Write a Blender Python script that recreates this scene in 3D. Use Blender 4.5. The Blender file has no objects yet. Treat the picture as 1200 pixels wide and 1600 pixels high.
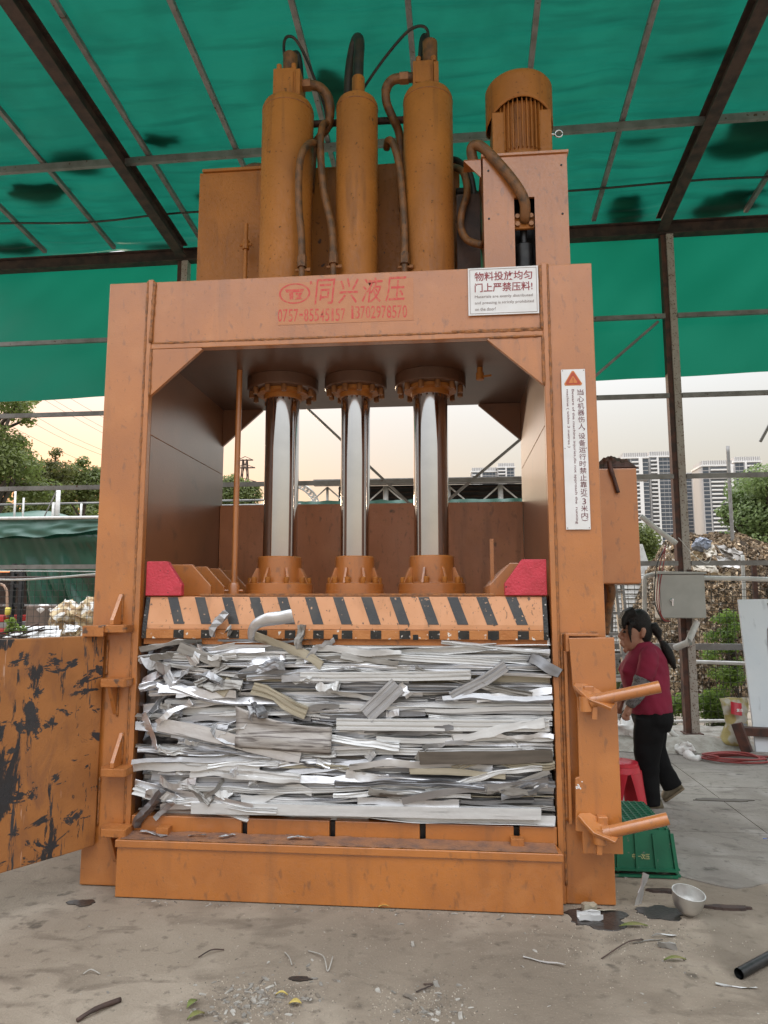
import bpy, bmesh, math, random
from mathutils import Vector, Matrix, noise
R = math.radians
rnd = random.Random(7)
SC = bpy.context.scene
COL = SC.collection

# ---------------------------------------------------------------- camera
CAM = Vector((0.0, -4.071, 1.6)); YAW = R(5.4); PITCH = R(7.2); FPX = 1107.0
cd = bpy.data.cameras.new('camera'); cam = bpy.data.objects.new('camera', cd); COL.objects.link(cam)
cam.location = CAM; cam.rotation_euler = (R(90) + PITCH, 0, YAW)
cd.sensor_fit = 'VERTICAL'; cd.sensor_height = 36.0; cd.sensor_width = 27.0; cd.lens = 36.0 * FPX / 1600
cd.clip_start = 0.05; cd.clip_end = 6000
SC.camera = cam
# ---------------------------------------------------------------- sky, sun, exposure
SUN_AZ = R(-30); SUN_EL = R(1.6)
w = bpy.data.worlds.new('World'); SC.world = w; w.use_nodes = True
nt = w.node_tree; nt.nodes.clear()
wo = nt.nodes.new('ShaderNodeOutputWorld'); add = nt.nodes.new('ShaderNodeAddShader')
sky = nt.nodes.new('ShaderNodeTexSky'); sky.sky_type = 'NISHITA'; sky.sun_disc = False
sky.sun_elevation = SUN_EL; sky.sun_rotation = SUN_AZ; sky.air_density = 1.4; sky.dust_density = 2.0; sky.ozone_density = 1.0
b1 = nt.nodes.new('ShaderNodeBackground'); b1.inputs[1].default_value = 0.068
nt.links.new(sky.outputs[0], b1.inputs[0])
# thin overcast veil, unseen zenith raised well past overcast to light the press
tc = nt.nodes.new('ShaderNodeTexCoord'); sx = nt.nodes.new('ShaderNodeSeparateXYZ')
mr = nt.nodes.new('ShaderNodeMapRange'); mr.inputs[1].default_value = 0.0; mr.inputs[2].default_value = 1.0
mr.inputs[3].default_value = 0.185; mr.inputs[4].default_value = 2.7
b2 = nt.nodes.new('ShaderNodeBackground'); vc = nt.nodes.new('ShaderNodeMix'); vc.data_type = 'RGBA'; vc.inputs[6].default_value = (1.0, .93, .85, 1); vc.inputs[7].default_value = (.92, .945, 1.0, 1)
vf = nt.nodes.new('ShaderNodeMapRange'); vf.inputs[1].default_value = 0.0; vf.inputs[2].default_value = .34
mul = nt.nodes.new('ShaderNodeMath'); mul.operation = 'MULTIPLY'; mul.inputs[1].default_value = 1.0
pw = nt.nodes.new('ShaderNodeMath'); pw.operation = 'POWER'; pw.inputs[1].default_value = 2.0; pw.use_clamp = True
mx0 = nt.nodes.new('ShaderNodeMath'); mx0.operation = 'MAXIMUM'; mx0.inputs[1].default_value = 0.0
nt.links.new(tc.outputs['Generated'], sx.inputs[0]); nt.links.new(sx.outputs[2], mx0.inputs[0]); nt.links.new(mx0.outputs[0], pw.inputs[0]); nt.links.new(pw.outputs[0], mr.inputs[0])
nt.links.new(sx.outputs[2], vf.inputs[0]); nt.links.new(vf.outputs[0], vc.inputs[0]); nt.links.new(vc.outputs[2], b2.inputs[0])
nt.links.new(mr.outputs[0], mul.inputs[0]); nt.links.new(mul.outputs[0], b2.inputs[1])
nt.links.new(b1.outputs[0], add.inputs[0]); nt.links.new(b2.outputs[0], add.inputs[1]); nt.links.new(add.outputs[0], wo.inputs[0])
sd = bpy.data.lights.new('sun', 'SUN'); so = bpy.data.objects.new('sun', sd); COL.objects.link(so)
sd.energy = 1.5; sd.angle = R(14); sd.color = (1.0, 0.78, 0.55)
sun_dir = Vector((math.sin(SUN_AZ) * math.cos(SUN_EL), math.cos(SUN_AZ) * math.cos(SUN_EL), math.sin(SUN_EL)))
so.rotation_euler = sun_dir.to_track_quat('Z', 'Y').to_euler(); so.location = (-30, 50, 12)
SC.view_settings.view_transform = 'Standard'; SC.view_settings.look = 'None'
SC.view_settings.exposure = 1.1; SC.view_settings.gamma = 1.0
SC.cycles.max_bounces = 6; SC.cycles.diffuse_bounces = 3; SC.cycles.glossy_bounces = 3; SC.cycles.transparent_max_bounces = 4

# ---------------------------------------------------------------- helpers
FW = Vector((-math.sin(YAW) * math.cos(PITCH), math.cos(YAW) * math.cos(PITCH), math.sin(PITCH)))
RT = Vector((math.cos(YAW), math.sin(YAW), 0)); UP = RT.cross(FW)
def ray(px, py): return FW + RT * ((px - 600) / FPX) - UP * ((py - 800) / FPX)
def at(px, py, Y):            # the point seen at a photo pixel on the upright plane y = Y
    d = ray(px, py); return CAM + d * ((Y - CAM.y) / d.y)
def gnd(px, py, Z=0.0):
    d = ray(px, py); return CAM + d * ((Z - CAM.z) / d.z)

class MB:
    def __init__(s): s.v = []; s.f = []
    def add(s, vs, fs):
        n = len(s.v); s.v += [tuple(p) for p in vs]; s.f += [tuple(i + n for i in f) for f in fs]; return s
    def box(s, x0, x1, y0, y1, z0, z1):
        return s.add([(x0,y0,z0),(x1,y0,z0),(x1,y1,z0),(x0,y1,z0),(x0,y0,z1),(x1,y0,z1),(x1,y1,z1),(x0,y1,z1)],
                     [(0,3,2,1),(4,5,6,7),(0,1,5,4),(1,2,6,5),(2,3,7,6),(3,0,4,7)])
    def bar(s, p0, p1, wd, ht, upv=(0, 0, 1)):     # rectangular bar from p0 to p1
        p0 = Vector(p0); p1 = Vector(p1); d = (p1 - p0).normalized(); u = Vector(upv)
        if abs(d.dot(u)) > .98: u = Vector((0, 1, 0))
        a = d.cross(u).normalized(); b = a.cross(d).normalized(); vs = []
        for p in (p0, p1):
            for i, j in ((-1,-1),(1,-1),(1,1),(-1,1)): vs.append(p + a * (i * wd / 2) + b * (j * ht / 2))
        return s.add(vs, [(0,3,2,1),(4,5,6,7),(0,1,5,4),(1,2,6,5),(2,3,7,6),(3,0,4,7)])
    def prism(s, poly, ax, a0, a1):
        n = len(poly)
        def P(p, a): return {'y': (p[0], a, p[1]), 'x': (a, p[0], p[1]), 'z': (p[0], p[1], a)}[ax]
        vs = [P(p, a0) for p in poly] + [P(p, a1) for p in poly]
        return s.add(vs, [tuple(range(n)), tuple(range(2*n-1, n-1, -1))] + [(i, (i+1) % n, n + (i+1) % n, n + i) for i in range(n)])
    def tube(s, pts, r, n=8, cap=True):
        pts = [Vector(p) for p in pts]; m = len(pts); rr = r if isinstance(r, (list, tuple)) else [r] * m
        d0 = (pts[1] - pts[0]).normalized(); u = d0.orthogonal().normalized(); vs = []; prev = d0
        for i, p in enumerate(pts):
            d = (pts[min(i+1, m-1)] - pts[max(i-1, 0)])
            d = d.normalized() if d.length > 1e-9 else prev
            u = (u - d * u.dot(d)); u = u.normalized() if u.length > 1e-6 else d.orthogonal().normalized()
            b = d.cross(u); prev = d
            for k in range(n):
                a = 2 * math.pi * k / n; vs.append(p + (u * math.cos(a) + b * math.sin(a)) * rr[i])
        fs = [(i*n + k, i*n + (k+1) % n, (i+1)*n + (k+1) % n, (i+1)*n + k) for i in range(m-1) for k in range(n)]
        if cap: fs += [tuple(range(n-1, -1, -1)), tuple((m-1)*n + k for k in range(n))]
        return s.add(vs, fs)
    def cyl(s, p0, p1, r0, r1=None, n=16): return s.tube([p0, p1], [r0, r0 if r1 is None else r1], n)
    def lathe(s, prof, c, n=32, M=None):
        vs = []; m = len(prof)
        for r, z in prof:
            for k in range(n):
                a = 2 * math.pi * k / n; v = Vector((r * math.cos(a), r * math.sin(a), z))
                if M: v = M @ v
                vs.append(v + Vector(c))
        fs = [(i*n + k, i*n + (k+1) % n, (i+1)*n + (k+1) % n, (i+1)*n + k) for i in range(m-1) for k in range(n)]
        fs += [tuple(range(n-1, -1, -1)), tuple((m-1)*n + k for k in range(n))]
        return s.add(vs, fs)
    def loft(s, rings, n=16):          # rings: (centre, u half-axis vector, v half-axis vector)
        vs = []; m = len(rings)
        for c, u, v in rings:
            for k in range(n):
                a = 2 * math.pi * k / n; vs.append(Vector(c) + Vector(u) * math.cos(a) + Vector(v) * math.sin(a))
        fs = [(i*n + k, i*n + (k+1) % n, (i+1)*n + (k+1) % n, (i+1)*n + k) for i in range(m-1) for k in range(n)]
        fs += [tuple(range(n-1, -1, -1)), tuple((m-1)*n + k for k in range(n))]
        return s.add(vs, fs)
    def grid(s, fn, nu, nv):
        vs = [fn(i / nu, j / nv) for j in range(nv + 1) for i in range(nu + 1)]
        return s.add(vs, [(j*(nu+1)+i, j*(nu+1)+i+1, (j+1)*(nu+1)+i+1, (j+1)*(nu+1)+i) for j in range(nv) for i in range(nu)])

WL = {}
def put(o, parent, loc):
    COL.objects.link(o); o.location = loc; WL[o.name] = Vector(loc)
    if parent is not None:
        o.parent = parent; o.matrix_parent_inverse = Matrix.Translation(-WL[parent.name])
    return o
def tag(o, label=None, cat=None, group=None, kind=None):
    for k, v in (('label', label), ('category', cat), ('group', group), ('kind', kind)):
        if v: o[k] = v
    return o
def root(name, loc, label, cat, group=None):
    o = bpy.data.objects.new(name, None); o.empty_display_size = .2; put(o, None, loc); return tag(o, label, cat, group)
def to_mesh(mb, name, mat, smooth, recalc=True, shift=Vector((0, 0, 0))):
    me = bpy.data.meshes.new(name); me.from_pydata([Vector(v) - shift for v in mb.v], [], mb.f)
    if recalc:
        bm = bmesh.new(); bm.from_mesh(me); bmesh.ops.recalc_face_normals(bm, faces=bm.faces); bm.to_mesh(me); bm.free()
    if smooth:
        me.polygons.foreach_set('use_smooth', [True] * len(me.polygons))
        if smooth is not True: me.set_sharp_from_angle(angle=R(smooth))
    me.materials.append(mat); me.update(); return me
def build(mb, name, mat, parent=None, smooth=False, bevel=0, label=None, cat=None, group=None, kind=None, recalc=True, solid=0, subd=0):
    xs = [v[0] for v in mb.v]; ys = [v[1] for v in mb.v]; zs = [v[2] for v in mb.v]
    c = Vector(((min(xs) + max(xs)) / 2, (min(ys) + max(ys)) / 2, min(zs)))
    o = bpy.data.objects.new(name, to_mesh(mb, name, mat, smooth, recalc, c)); put(o, parent, c)
    if solid:
        m = o.modifiers.new('thickness', 'SOLIDIFY'); m.thickness = solid; m.offset = 0
    if subd:
        m = o.modifiers.new('smooth', 'SUBSURF'); m.levels = subd; m.render_levels = subd
    if bevel:
        m = o.modifiers.new('bevel', 'BEVEL'); m.width = bevel; m.segments = 2; m.limit_method = 'ANGLE'; m.angle_limit = R(40)
    return tag(o, label, cat, group, kind)
def inst(me, name, parent, loc, rot=None, scale=None, label=None, cat=None, group=None, kind=None):
    o = bpy.data.objects.new(name, me); put(o, parent, loc)
    if rot is not None: o.rotation_euler = rot
    if scale is not None: o.scale = scale
    return tag(o, label, cat, group, kind)
def spline(pts, n=8):
    pts = [Vector(p) for p in pts]; out = []
    for i in range(len(pts) - 1):
        p0 = pts[max(i-1, 0)]; p1 = pts[i]; p2 = pts[i+1]; p3 = pts[min(i+2, len(pts)-1)]
        for k in range(n):
            t = k / n
            out.append(.5 * ((2*p1) + (p2-p0)*t + (2*p0-5*p1+4*p2-p3)*t*t + (3*p1-p0-3*p2+p3)*t**3))
    out.append(pts[-1]); return out
def remeshed(mb, voxel, smooth_it=6):
    me = bpy.data.meshes.new('tmp'); me.from_pydata([Vector(v) for v in mb.v], [], mb.f)
    bm = bmesh.new(); bm.from_mesh(me); bmesh.ops.recalc_face_normals(bm, faces=bm.faces); bm.to_mesh(me); bm.free()
    o = bpy.data.objects.new('tmp', me); COL.objects.link(o)
    m = o.modifiers.new('r', 'REMESH'); m.mode = 'VOXEL'; m.voxel_size = voxel
    m = o.modifiers.new('s', 'SMOOTH'); m.factor = .5; m.iterations = smooth_it
    dg = bpy.context.evaluated_depsgraph_get(); e = o.evaluated_get(dg); em = e.to_mesh()
    out = MB(); out.add([v.co.copy() for v in em.vertices], [tuple(p.vertices) for p in em.polygons])
    e.to_mesh_clear(); bpy.data.objects.remove(o); bpy.data.meshes.remove(me); return out
def text_mb(body, w=None, h=None, bold=0.0, shear=0.0):   # text outline scaled into w x h, origin at its lower left
    c = bpy.data.curves.new('t', 'FONT'); c.body = body; c.offset = bold; c.shear = shear; c.resolution_u = 3
    o = bpy.data.objects.new('t', c); COL.objects.link(o)
    dg = bpy.context.evaluated_depsgraph_get(); me = bpy.data.meshes.new_from_object(o.evaluated_get(dg))
    vs = [v.co.copy() for v in me.vertices]; fs = [tuple(p.vertices) for p in me.polygons]
    bpy.data.objects.remove(o); bpy.data.curves.remove(c); bpy.data.meshes.remove(me)
    x0 = min(v.x for v in vs); x1 = max(v.x for v in vs); y0 = min(v.y for v in vs); y1 = max(v.y for v in vs)
    sx_ = w / (x1-x0) if w else h / (y1-y0); sy_ = h / (y1-y0) if h else sx_
    return [((v.x-x0)*sx_, (v.y-y0)*sy_) for v in vs], fs, ((x1-x0)*sx_, (y1-y0)*sy_)

# ---------------------------------------------------------------- materials
def mat(name, col, rough=.5, metal=0.0, col2=None, scale=6.0, lo=.4, hi=.65, bump=0.0, bscale=60.0, detail=5.0,
        stretch=None, col3=None, scale3=20.0, lo3=.6, hi3=.68, spec=.5, coat=0.0, island=0.0, obj=False, stretch3=None):
    m = bpy.data.materials.new(name); m.use_nodes = True; t = m.node_tree; p = t.nodes['Principled BSDF']
    p.inputs['Roughness'].default_value = rough; p.inputs['Metallic'].default_value = metal
    p.inputs['Specular IOR Level'].default_value = spec; p.inputs['Coat Weight'].default_value = coat; p.inputs['Coat Roughness'].default_value = .28; p.inputs['Coat Roughness'].default_value = .28
    p.inputs['Base Color'].default_value = (*col, 1)
    if obj: src = t.nodes.new('ShaderNodeTexCoord').outputs['Object']
    else: src = t.nodes.new('ShaderNodeNewGeometry').outputs['Position']
    def nz(sc, st=None, det=detail):
        n = t.nodes.new('ShaderNodeTexNoise'); n.inputs['Scale'].default_value = sc; n.inputs['Detail'].default_value = det
        if st:
            mp = t.nodes.new('ShaderNodeMapping'); mp.inputs['Scale'].default_value = st
            t.links.new(src, mp.inputs[0]); t.links.new(mp.outputs[0], n.inputs['Vector'])
        else: t.links.new(src, n.inputs['Vector'])
        return n
    def mix(a, bcol, n, l, h):
        r = t.nodes.new('ShaderNodeMapRange'); r.inputs[1].default_value = l; r.inputs[2].default_value = h
        t.links.new(n.outputs['Fac'], r.inputs[0])
        x = t.nodes.new('ShaderNodeMix'); x.data_type = 'RGBA'; t.links.new(r.outputs[0], x.inputs[0])
        if isinstance(a, tuple): x.inputs[6].default_value = (*a, 1)
        else: t.links.new(a, x.inputs[6])
        x.inputs[7].default_value = (*bcol, 1); return x.outputs[2]
    c = col
    if col2: c = mix(c, col2, nz(scale, stretch), lo, hi)
    if col3: c = mix(c, col3, nz(scale3, stretch3), lo3, hi3)
    if island:
        g = t.nodes.new('ShaderNodeNewGeometry'); h = t.nodes.new('ShaderNodeHueSaturation')
        r = t.nodes.new('ShaderNodeMapRange'); r.inputs[3].default_value = 1 - island; r.inputs[4].default_value = 1 + island
        t.links.new(g.outputs['Random Per Island'], r.inputs[0]); t.links.new(r.outputs[0], h.inputs['Value'])
        if isinstance(c, tuple): h.inputs['Color'].default_value = (*c, 1)
        else: t.links.new(c, h.inputs['Color'])
        c = h.outputs[0]
    if not isinstance(c, tuple): t.links.new(c, p.inputs['Base Color'])
    if bump:
        b = t.nodes.new('ShaderNodeBump'); b.inputs['Strength'].default_value = bump; b.inputs['Distance'].default_value = .01
        t.links.new(nz(bscale, None, 3.0).outputs['Fac'], b.inputs['Height']); t.links.new(b.outputs[0], p.inputs['Normal'])
    return m
def weather(m, layers):
    """extra wear laid over a paint: (noise scale, stretch, lo, hi, colour, strength, detail)"""
    t = m.node_tree; p = t.nodes['Principled BSDF']; c = p.inputs['Base Color'].links[0].from_socket; geo = t.nodes.new('ShaderNodeNewGeometry')
    for sc, st, l, h, col, fac, det in layers:
        n = t.nodes.new('ShaderNodeTexNoise'); n.inputs['Scale'].default_value = sc; n.inputs['Detail'].default_value = det; n.inputs['Distortion'].default_value = .3
        mp = t.nodes.new('ShaderNodeMapping'); mp.inputs['Scale'].default_value = st; t.links.new(geo.outputs['Position'], mp.inputs[0]); t.links.new(mp.outputs[0], n.inputs['Vector'])
        r = t.nodes.new('ShaderNodeMapRange'); r.inputs[1].default_value = l; r.inputs[2].default_value = h; r.inputs[4].default_value = fac; t.links.new(n.outputs['Fac'], r.inputs[0])
        x = t.nodes.new('ShaderNodeMix'); x.data_type = 'RGBA'; t.links.new(r.outputs[0], x.inputs[0]); t.links.new(c, x.inputs[6]); x.inputs[7].default_value = (*col, 1); c = x.outputs[2]
    t.links.new(c, p.inputs['Base Color'])
    rr = t.nodes.new('ShaderNodeMapRange'); b0 = p.inputs['Roughness'].default_value; rr.inputs[3].default_value = b0 * .85; rr.inputs[4].default_value = min(1, b0 * 1.5); rr.inputs[1].default_value = .35; rr.inputs[2].default_value = .65
    t.links.new(n.outputs['Fac'], rr.inputs[0]); t.links.new(rr.outputs[0], p.inputs['Roughness']); return m
def add_translucent(m, col, fac, link=False):
    t = m.node_tree; p = t.nodes['Principled BSDF']; out = t.nodes['Material Output']
    tr = t.nodes.new('ShaderNodeBsdfTranslucent'); tr.inputs[0].default_value = (*col, 1)
    mx = t.nodes.new('ShaderNodeMixShader'); mx.inputs[0].default_value = fac
    
    if link and p.inputs['Base Color'].links: t.links.new(p.inputs['Base Color'].links[0].from_socket, tr.inputs[0])
    if p.inputs['Normal'].links: t.links.new(p.inputs['Normal'].links[0].from_socket, tr.inputs['Normal'])
    t.links.new(p.outputs[0], mx.inputs[1]); t.links.new(tr.outputs[0], mx.inputs[2]); t.links.new(mx.outputs[0], out.inputs[0]); return m
OR = (.49, .165, .027); OR2 = (.42, .140, .024); DIRT = (.16, .075, .03)
M = {}
M['paint'] = mat('orange_paint', OR, .36, 0, OR2, 3.0, bump=.12, bscale=140, col3=DIRT, scale3=16, lo3=.70, hi3=.80, spec=.8, coat=1.0)
M['paint_in_shade'] = mat('shaded_inner_paint', (.24,.098,.042), .30, 0, (.19,.078,.034), 3.0, bump=.10, bscale=90, col3=(.05,.03,.02), scale3=5, lo3=.62, hi3=.80, spec=.8, coat=.8)  # orange paint darkened, the shade inside the frame put into its colour
M['paint_under_shade'] = mat('shaded_underside_paint', (.13,.062,.036), .38, 0, (.10,.048,.028), 3.0, bump=.10, bscale=90, spec=.5, coat=.1)  # darker copy again, shade below the beam painted in, flanges included
M['paint_back_lifted'] = mat('brightened_back_paint', (.62,.245,.105), .38, 0, (.55,.21,.088), 3.0, bump=.12, bscale=90, col3=DIRT, scale3=12, lo3=.66, hi3=.76, spec=.6, coat=.4)  # same orange paint lightened, making up for little light reaching the back
M['paint_old'] = mat('orange_paint_worn', (.44,.16,.04), .45, 0, (.36,.13,.035), 5, bump=.25, bscale=90, col3=(.10,.06,.04), scale3=14, lo3=.64, hi3=.70)
M['paint_cyl'] = mat('cylinder_paint', (.45,.17,.032), .42, 0, (.38,.142,.028), 4, bump=.15, bscale=120, col3=(.05,.04,.035), scale3=7, lo3=.70, hi3=.73, spec=.35)
M['weld'] = mat('weld_paint', (.40,.15,.04), .4, 0, (.2,.09,.04), 40, bump=.5, bscale=200)
M['stripe_paint'] = mat('pale_orange_paint', (.66,.32,.16), .42, 0, (.60,.28,.13), 6, bump=.1, bscale=120, col3=(.12,.08,.06), scale3=38, lo3=.66, hi3=.70)
M['black_paint'] = mat('black_stripe_paint', (.035,.036,.038), .4, 0, (.06,.055,.05), 10, bump=.15, bscale=120, col3=(.5,.3,.18), scale3=45, lo3=.66, hi3=.69)
M['lip_black'] = mat('worn_black_lip', (.012,.012,.012), .3, 0, (.03,.028,.025), 12, bump=.3, bscale=90, col3=(.6,.55,.5), scale3=40, lo3=.62, hi3=.66)
M['lip_orange'] = mat('worn_orange_lip', (.50,.20,.06), .5, 0, (.40,.14,.035), 8, bump=.3, bscale=90, col3=(.75,.72,.66), scale3=30, lo3=.63, hi3=.67)
M['red_paint'] = mat('red_block_paint', (.58,.045,.07), .5, 0, (.46,.035,.05), 16, bump=.5, bscale=70, col3=(.1,.03,.03), scale3=30, lo3=.68, hi3=.72)
M['chrome'] = mat('chrome', (.70,.70,.72), .085, 1.0, (.64,.64,.66), 5)
M['seal'] = mat('rod_seal', (.16,.13,.11), .35, .8)
M['black_steel'] = mat('black_steel', (.012,.012,.013), .4, .2, (.03,.03,.03), 20)
M['rubber'] = mat('black_rubber', (.018,.017,.016), .45, 0, (.05,.035,.022), 14, bump=.2, bscale=150)
M['hose_paint'] = mat('painted_hose', (.22,.095,.03), .45, 0, (.10,.05,.022), 18, bump=.4, bscale=160, col3=(.03,.025,.02), scale3=22, lo3=.62, hi3=.76)
M['brass'] = mat('painted_fitting', (.33,.15,.06), .38, .2, (.25,.11,.045), 30)
M['dirt_floor'] = mat('dusty_step', (.30,.14,.07), .85, 0, (.18,.10,.07), 14, bump=.4, bscale=80)
M['sign'] = mat('white_sign', (.80,.80,.80), .35, 0, (.74,.73,.72), 9)
M['sign_red'] = mat('sign_dark_red', (.30,.045,.055), .5)
M['sign_dark'] = mat('sign_plum', (.16,.045,.06), .5)
M['sign_grey'] = mat('sign_grey_text', (.22,.16,.15), .5)
M['warn_red'] = mat('warning_red', (.46,.07,.03), .5); M['warn_or'] = mat('warning_orange', (.62,.22,.06), .5)
M['stencil'] = mat('sprayed_red', (.58,.05,.035), .5, 0, (.55,.12,.06), 55, .48, .62, col3=(.50,.17,.05), scale3=90, lo3=.60, hi3=.66, coat=.3)
M['halo'] = mat('spray_patch', (.49,.175,.042), .38, 0, (.47,.155,.032), 25, bump=.12, bscale=140, spec=.7, coat=.6)
M['rust'] = mat('rusty_steel', (.075,.045,.035), .7, .1, (.035,.025,.022), 9, bump=.3, bscale=60)
M['rust_red'] = mat('rusty_red_steel', (.11,.045,.03), .65, .1, (.05,.03,.025), 12, bump=.3, bscale=60)
M['galv'] = mat('grey_galvanised', (.26,.25,.24), .5, .3, (.17,.16,.15), 8, .4, .7, bump=.15, bscale=50, col3=(.10,.05,.03), scale3=18, lo3=.66, hi3=.7)
M['flaked'] = mat('flaking_white_steel', (.42,.38,.34), .7, 0, (.36,.31,.27), 9, bump=.4, bscale=60, col3=(.11,.06,.04), scale3=60, lo3=.58, hi3=.64)
M['white_pipe'] = mat('white_pvc', (.62,.61,.58), .4, 0, (.5,.48,.45), 10)
M['grey_box'] = mat('grey_enamel', (.43,.43,.40), .4, 0, (.38,.38,.355), 5, bump=.06, bscale=90)
tarp = mat('green_tarp', (.006,.105,.068), .5, 0, (.005,.085,.055), 2.2, bump=.5, bscale=4, col3=(.0042,.07,.046), scale3=2.6, lo3=.50, hi3=.72, stretch3=(.35,3.0,1), spec=.2)  # stretched dark tone paints wrinkle shading into the cloth
M['tarp'] = add_translucent(tarp, (.003,.10,.060), .5, True)
ctn = mat('green_curtain', (.008,.15,.10), .5, 0, (.006,.12,.08), 1.5, bump=.25, bscale=5)  # same tarp in a brighter tone, standing in for light from behind
M['curtain'] = add_translucent(ctn, (.006,.22,.14), .5)
WEAR = [(2.2, (1,1,.9), .45, .68, (.36,.115,.022), .55, 8), (9, (1,1,.10), .56, .72, (.22,.085,.03), .45, 6), (26, (1,1,.5), .60, .72, (.17,.07,.03), .55, 5), (4.5, (1,1,1), .56, .70, (.56,.22,.06), .35, 9), (60, (1,1,1), .67, .74, (.14,.07,.03), .4, 3)]
for k_ in ('paint', 'paint_old', 'paint_back_lifted'): weather(M[k_], WEAR)
weather(M['paint_cyl'], [(2.5, (1,1,.5), .48, .70, (.28,.11,.028), .6, 8), (10, (1,1,.12), .55, .70, (.16,.07,.028), .6, 6), (45, (1,1,1), .65, .71, (.05,.035,.02), .7, 4)])
weather(M['stripe_paint'], [(10, (1,1,.3), .56, .72, (.36,.17,.08), .5, 6), (50, (1,1,.6), .64, .70, (.14,.09,.06), .7, 4)])
M['dark_tarp'] = mat('dark_green_tarp', (.010,.058,.034), .26, 0, (.014,.075,.045), 1.5, bump=.3, bscale=4)
M['pale_tarp'] = mat('faded_green_tarp', (.045,.115,.085), .4, 0, (.03,.085,.06), 2.0, bump=.3, bscale=4)
M['black_leaf'] = mat('wet_leaf_litter', (.02,.018,.013), .9, 0, (.04,.03,.02), 12)
# ---------------------------------------------------------------- ground
def ground_mat(name, base, dark, light, gritty=1.0, crack=.08):
    m = mat(name, base, .92, 0, dark, .55, .38, .66, detail=10, bump=.35, bscale=26)
    t = m.node_tree; p = t.nodes['Principled BSDF']; geo = t.nodes.new('ShaderNodeNewGeometry')
    prev = p.inputs['Base Color'].links[0].from_socket
    def lay(prev, sc, l, h, col, st=None, det=6, fac=1.0, dist=0.0):
        n = t.nodes.new('ShaderNodeTexNoise'); n.inputs['Scale'].default_value = sc; n.inputs['Detail'].default_value = det; n.inputs['Distortion'].default_value = dist
        mp = t.nodes.new('ShaderNodeMapping'); mp.inputs['Scale'].default_value = st or (1, 1, 1); t.links.new(geo.outputs['Position'], mp.inputs[0]); t.links.new(mp.outputs[0], n.inputs['Vector'])
        r = t.nodes.new('ShaderNodeMapRange'); r.inputs[1].default_value = l; r.inputs[2].default_value = h; r.inputs[4].default_value = fac; t.links.new(n.outputs['Fac'], r.inputs[0])
        x = t.nodes.new('ShaderNodeMix'); x.data_type = 'RGBA'; t.links.new(r.outputs[0], x.inputs[0]); t.links.new(prev, x.inputs[6]); x.inputs[7].default_value = (*col, 1); return x.outputs[2], n
    c, _ = lay(prev, 2.2, .50, .68, light, None, 9, .7, .4)
    c, _ = lay(c, 3.1, .54, .68, tuple(x * .85 for x in dark), (1, 2.2, 1), 9, .85, .6)
    c, _ = lay(c, .8, .50, .62, tuple(x * .9 for x in dark), None, 9, .6, .8)
    c, _ = lay(c, 14, .58, .72, tuple(x * .62 for x in dark), None, 8, .8)
    c, n1 = lay(c, 90, .62, .74, tuple(min(1, x * 1.25) for x in light), None, 3, .5 * gritty)
    c, n2 = lay(c, 130, .64, .74, tuple(x * .55 for x in dark), None, 3, .6 * gritty)
    c, _ = lay(c, 1.1, .54, .66, tuple(x * .72 for x in dark), (1, .35, 1), 10, .55, 1.2)
    # fine wandering cracks
    vo = t.nodes.new('ShaderNodeTexVoronoi'); vo.feature = 'DISTANCE_TO_EDGE'; vo.inputs['Scale'].default_value = .55
    nd = t.nodes.new('ShaderNodeTexNoise'); nd.inputs['Scale'].default_value = 2.5; nd.inputs['Detail'].default_value = 8; t.links.new(geo.outputs['Position'], nd.inputs['Vector'])
    vm = t.nodes.new('ShaderNodeVectorMath'); vm.operation = 'MULTIPLY_ADD'; vm.inputs[1].default_value = (.5, .5, 0); t.links.new(nd.outputs['Color'], vm.inputs[0]); t.links.new(geo.outputs['Position'], vm.inputs[2]); t.links.new(vm.outputs[0], vo.inputs['Vector'])
    rc = t.nodes.new('ShaderNodeMapRange'); rc.inputs[1].default_value = .0015; rc.inputs[2].default_value = .006; rc.inputs[3].default_value = crack; rc.inputs[4].default_value = 0; t.links.new(vo.outputs['Distance'], rc.inputs[0])
    xc = t.nodes.new('ShaderNodeMix'); xc.data_type = 'RGBA'; t.links.new(rc.outputs[0], xc.inputs[0]); t.links.new(c, xc.inputs[6]); xc.inputs[7].default_value = (*[x * .4 for x in dark], 1); c = xc.outputs[2]
    c, _ = lay(c, 5.5, .66, .72, tuple(x * .3 for x in dark), None, 5, .75)
    t.links.new(c, p.inputs['Base Color'])
    b1_ = p.inputs['Normal'].links[0].from_node; bb = t.nodes.new('ShaderNodeBump'); bb.inputs['Strength'].default_value = .5; bb.inputs['Distance'].default_value = .008
    t.links.new(n1.outputs['Fac'], bb.inputs['Height']); t.links.new(b1_.outputs[0], bb.inputs['Normal']); t.links.new(bb.outputs[0], p.inputs['Normal']); return m
M['ground'] = ground_mat('packed_dirt_concrete', (.285,.236,.180), (.195,.155,.116), (.355,.30,.235), .9)
M['slab'] = ground_mat('worn_concrete', (.29,.262,.23), (.20,.175,.15), (.36,.33,.30), .6, .22)
g = MB(); g.box(-1500, 1500, -1500, 3000, -.5, 0)
ground = build(g, 'ground', M['ground'], kind='structure')
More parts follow.
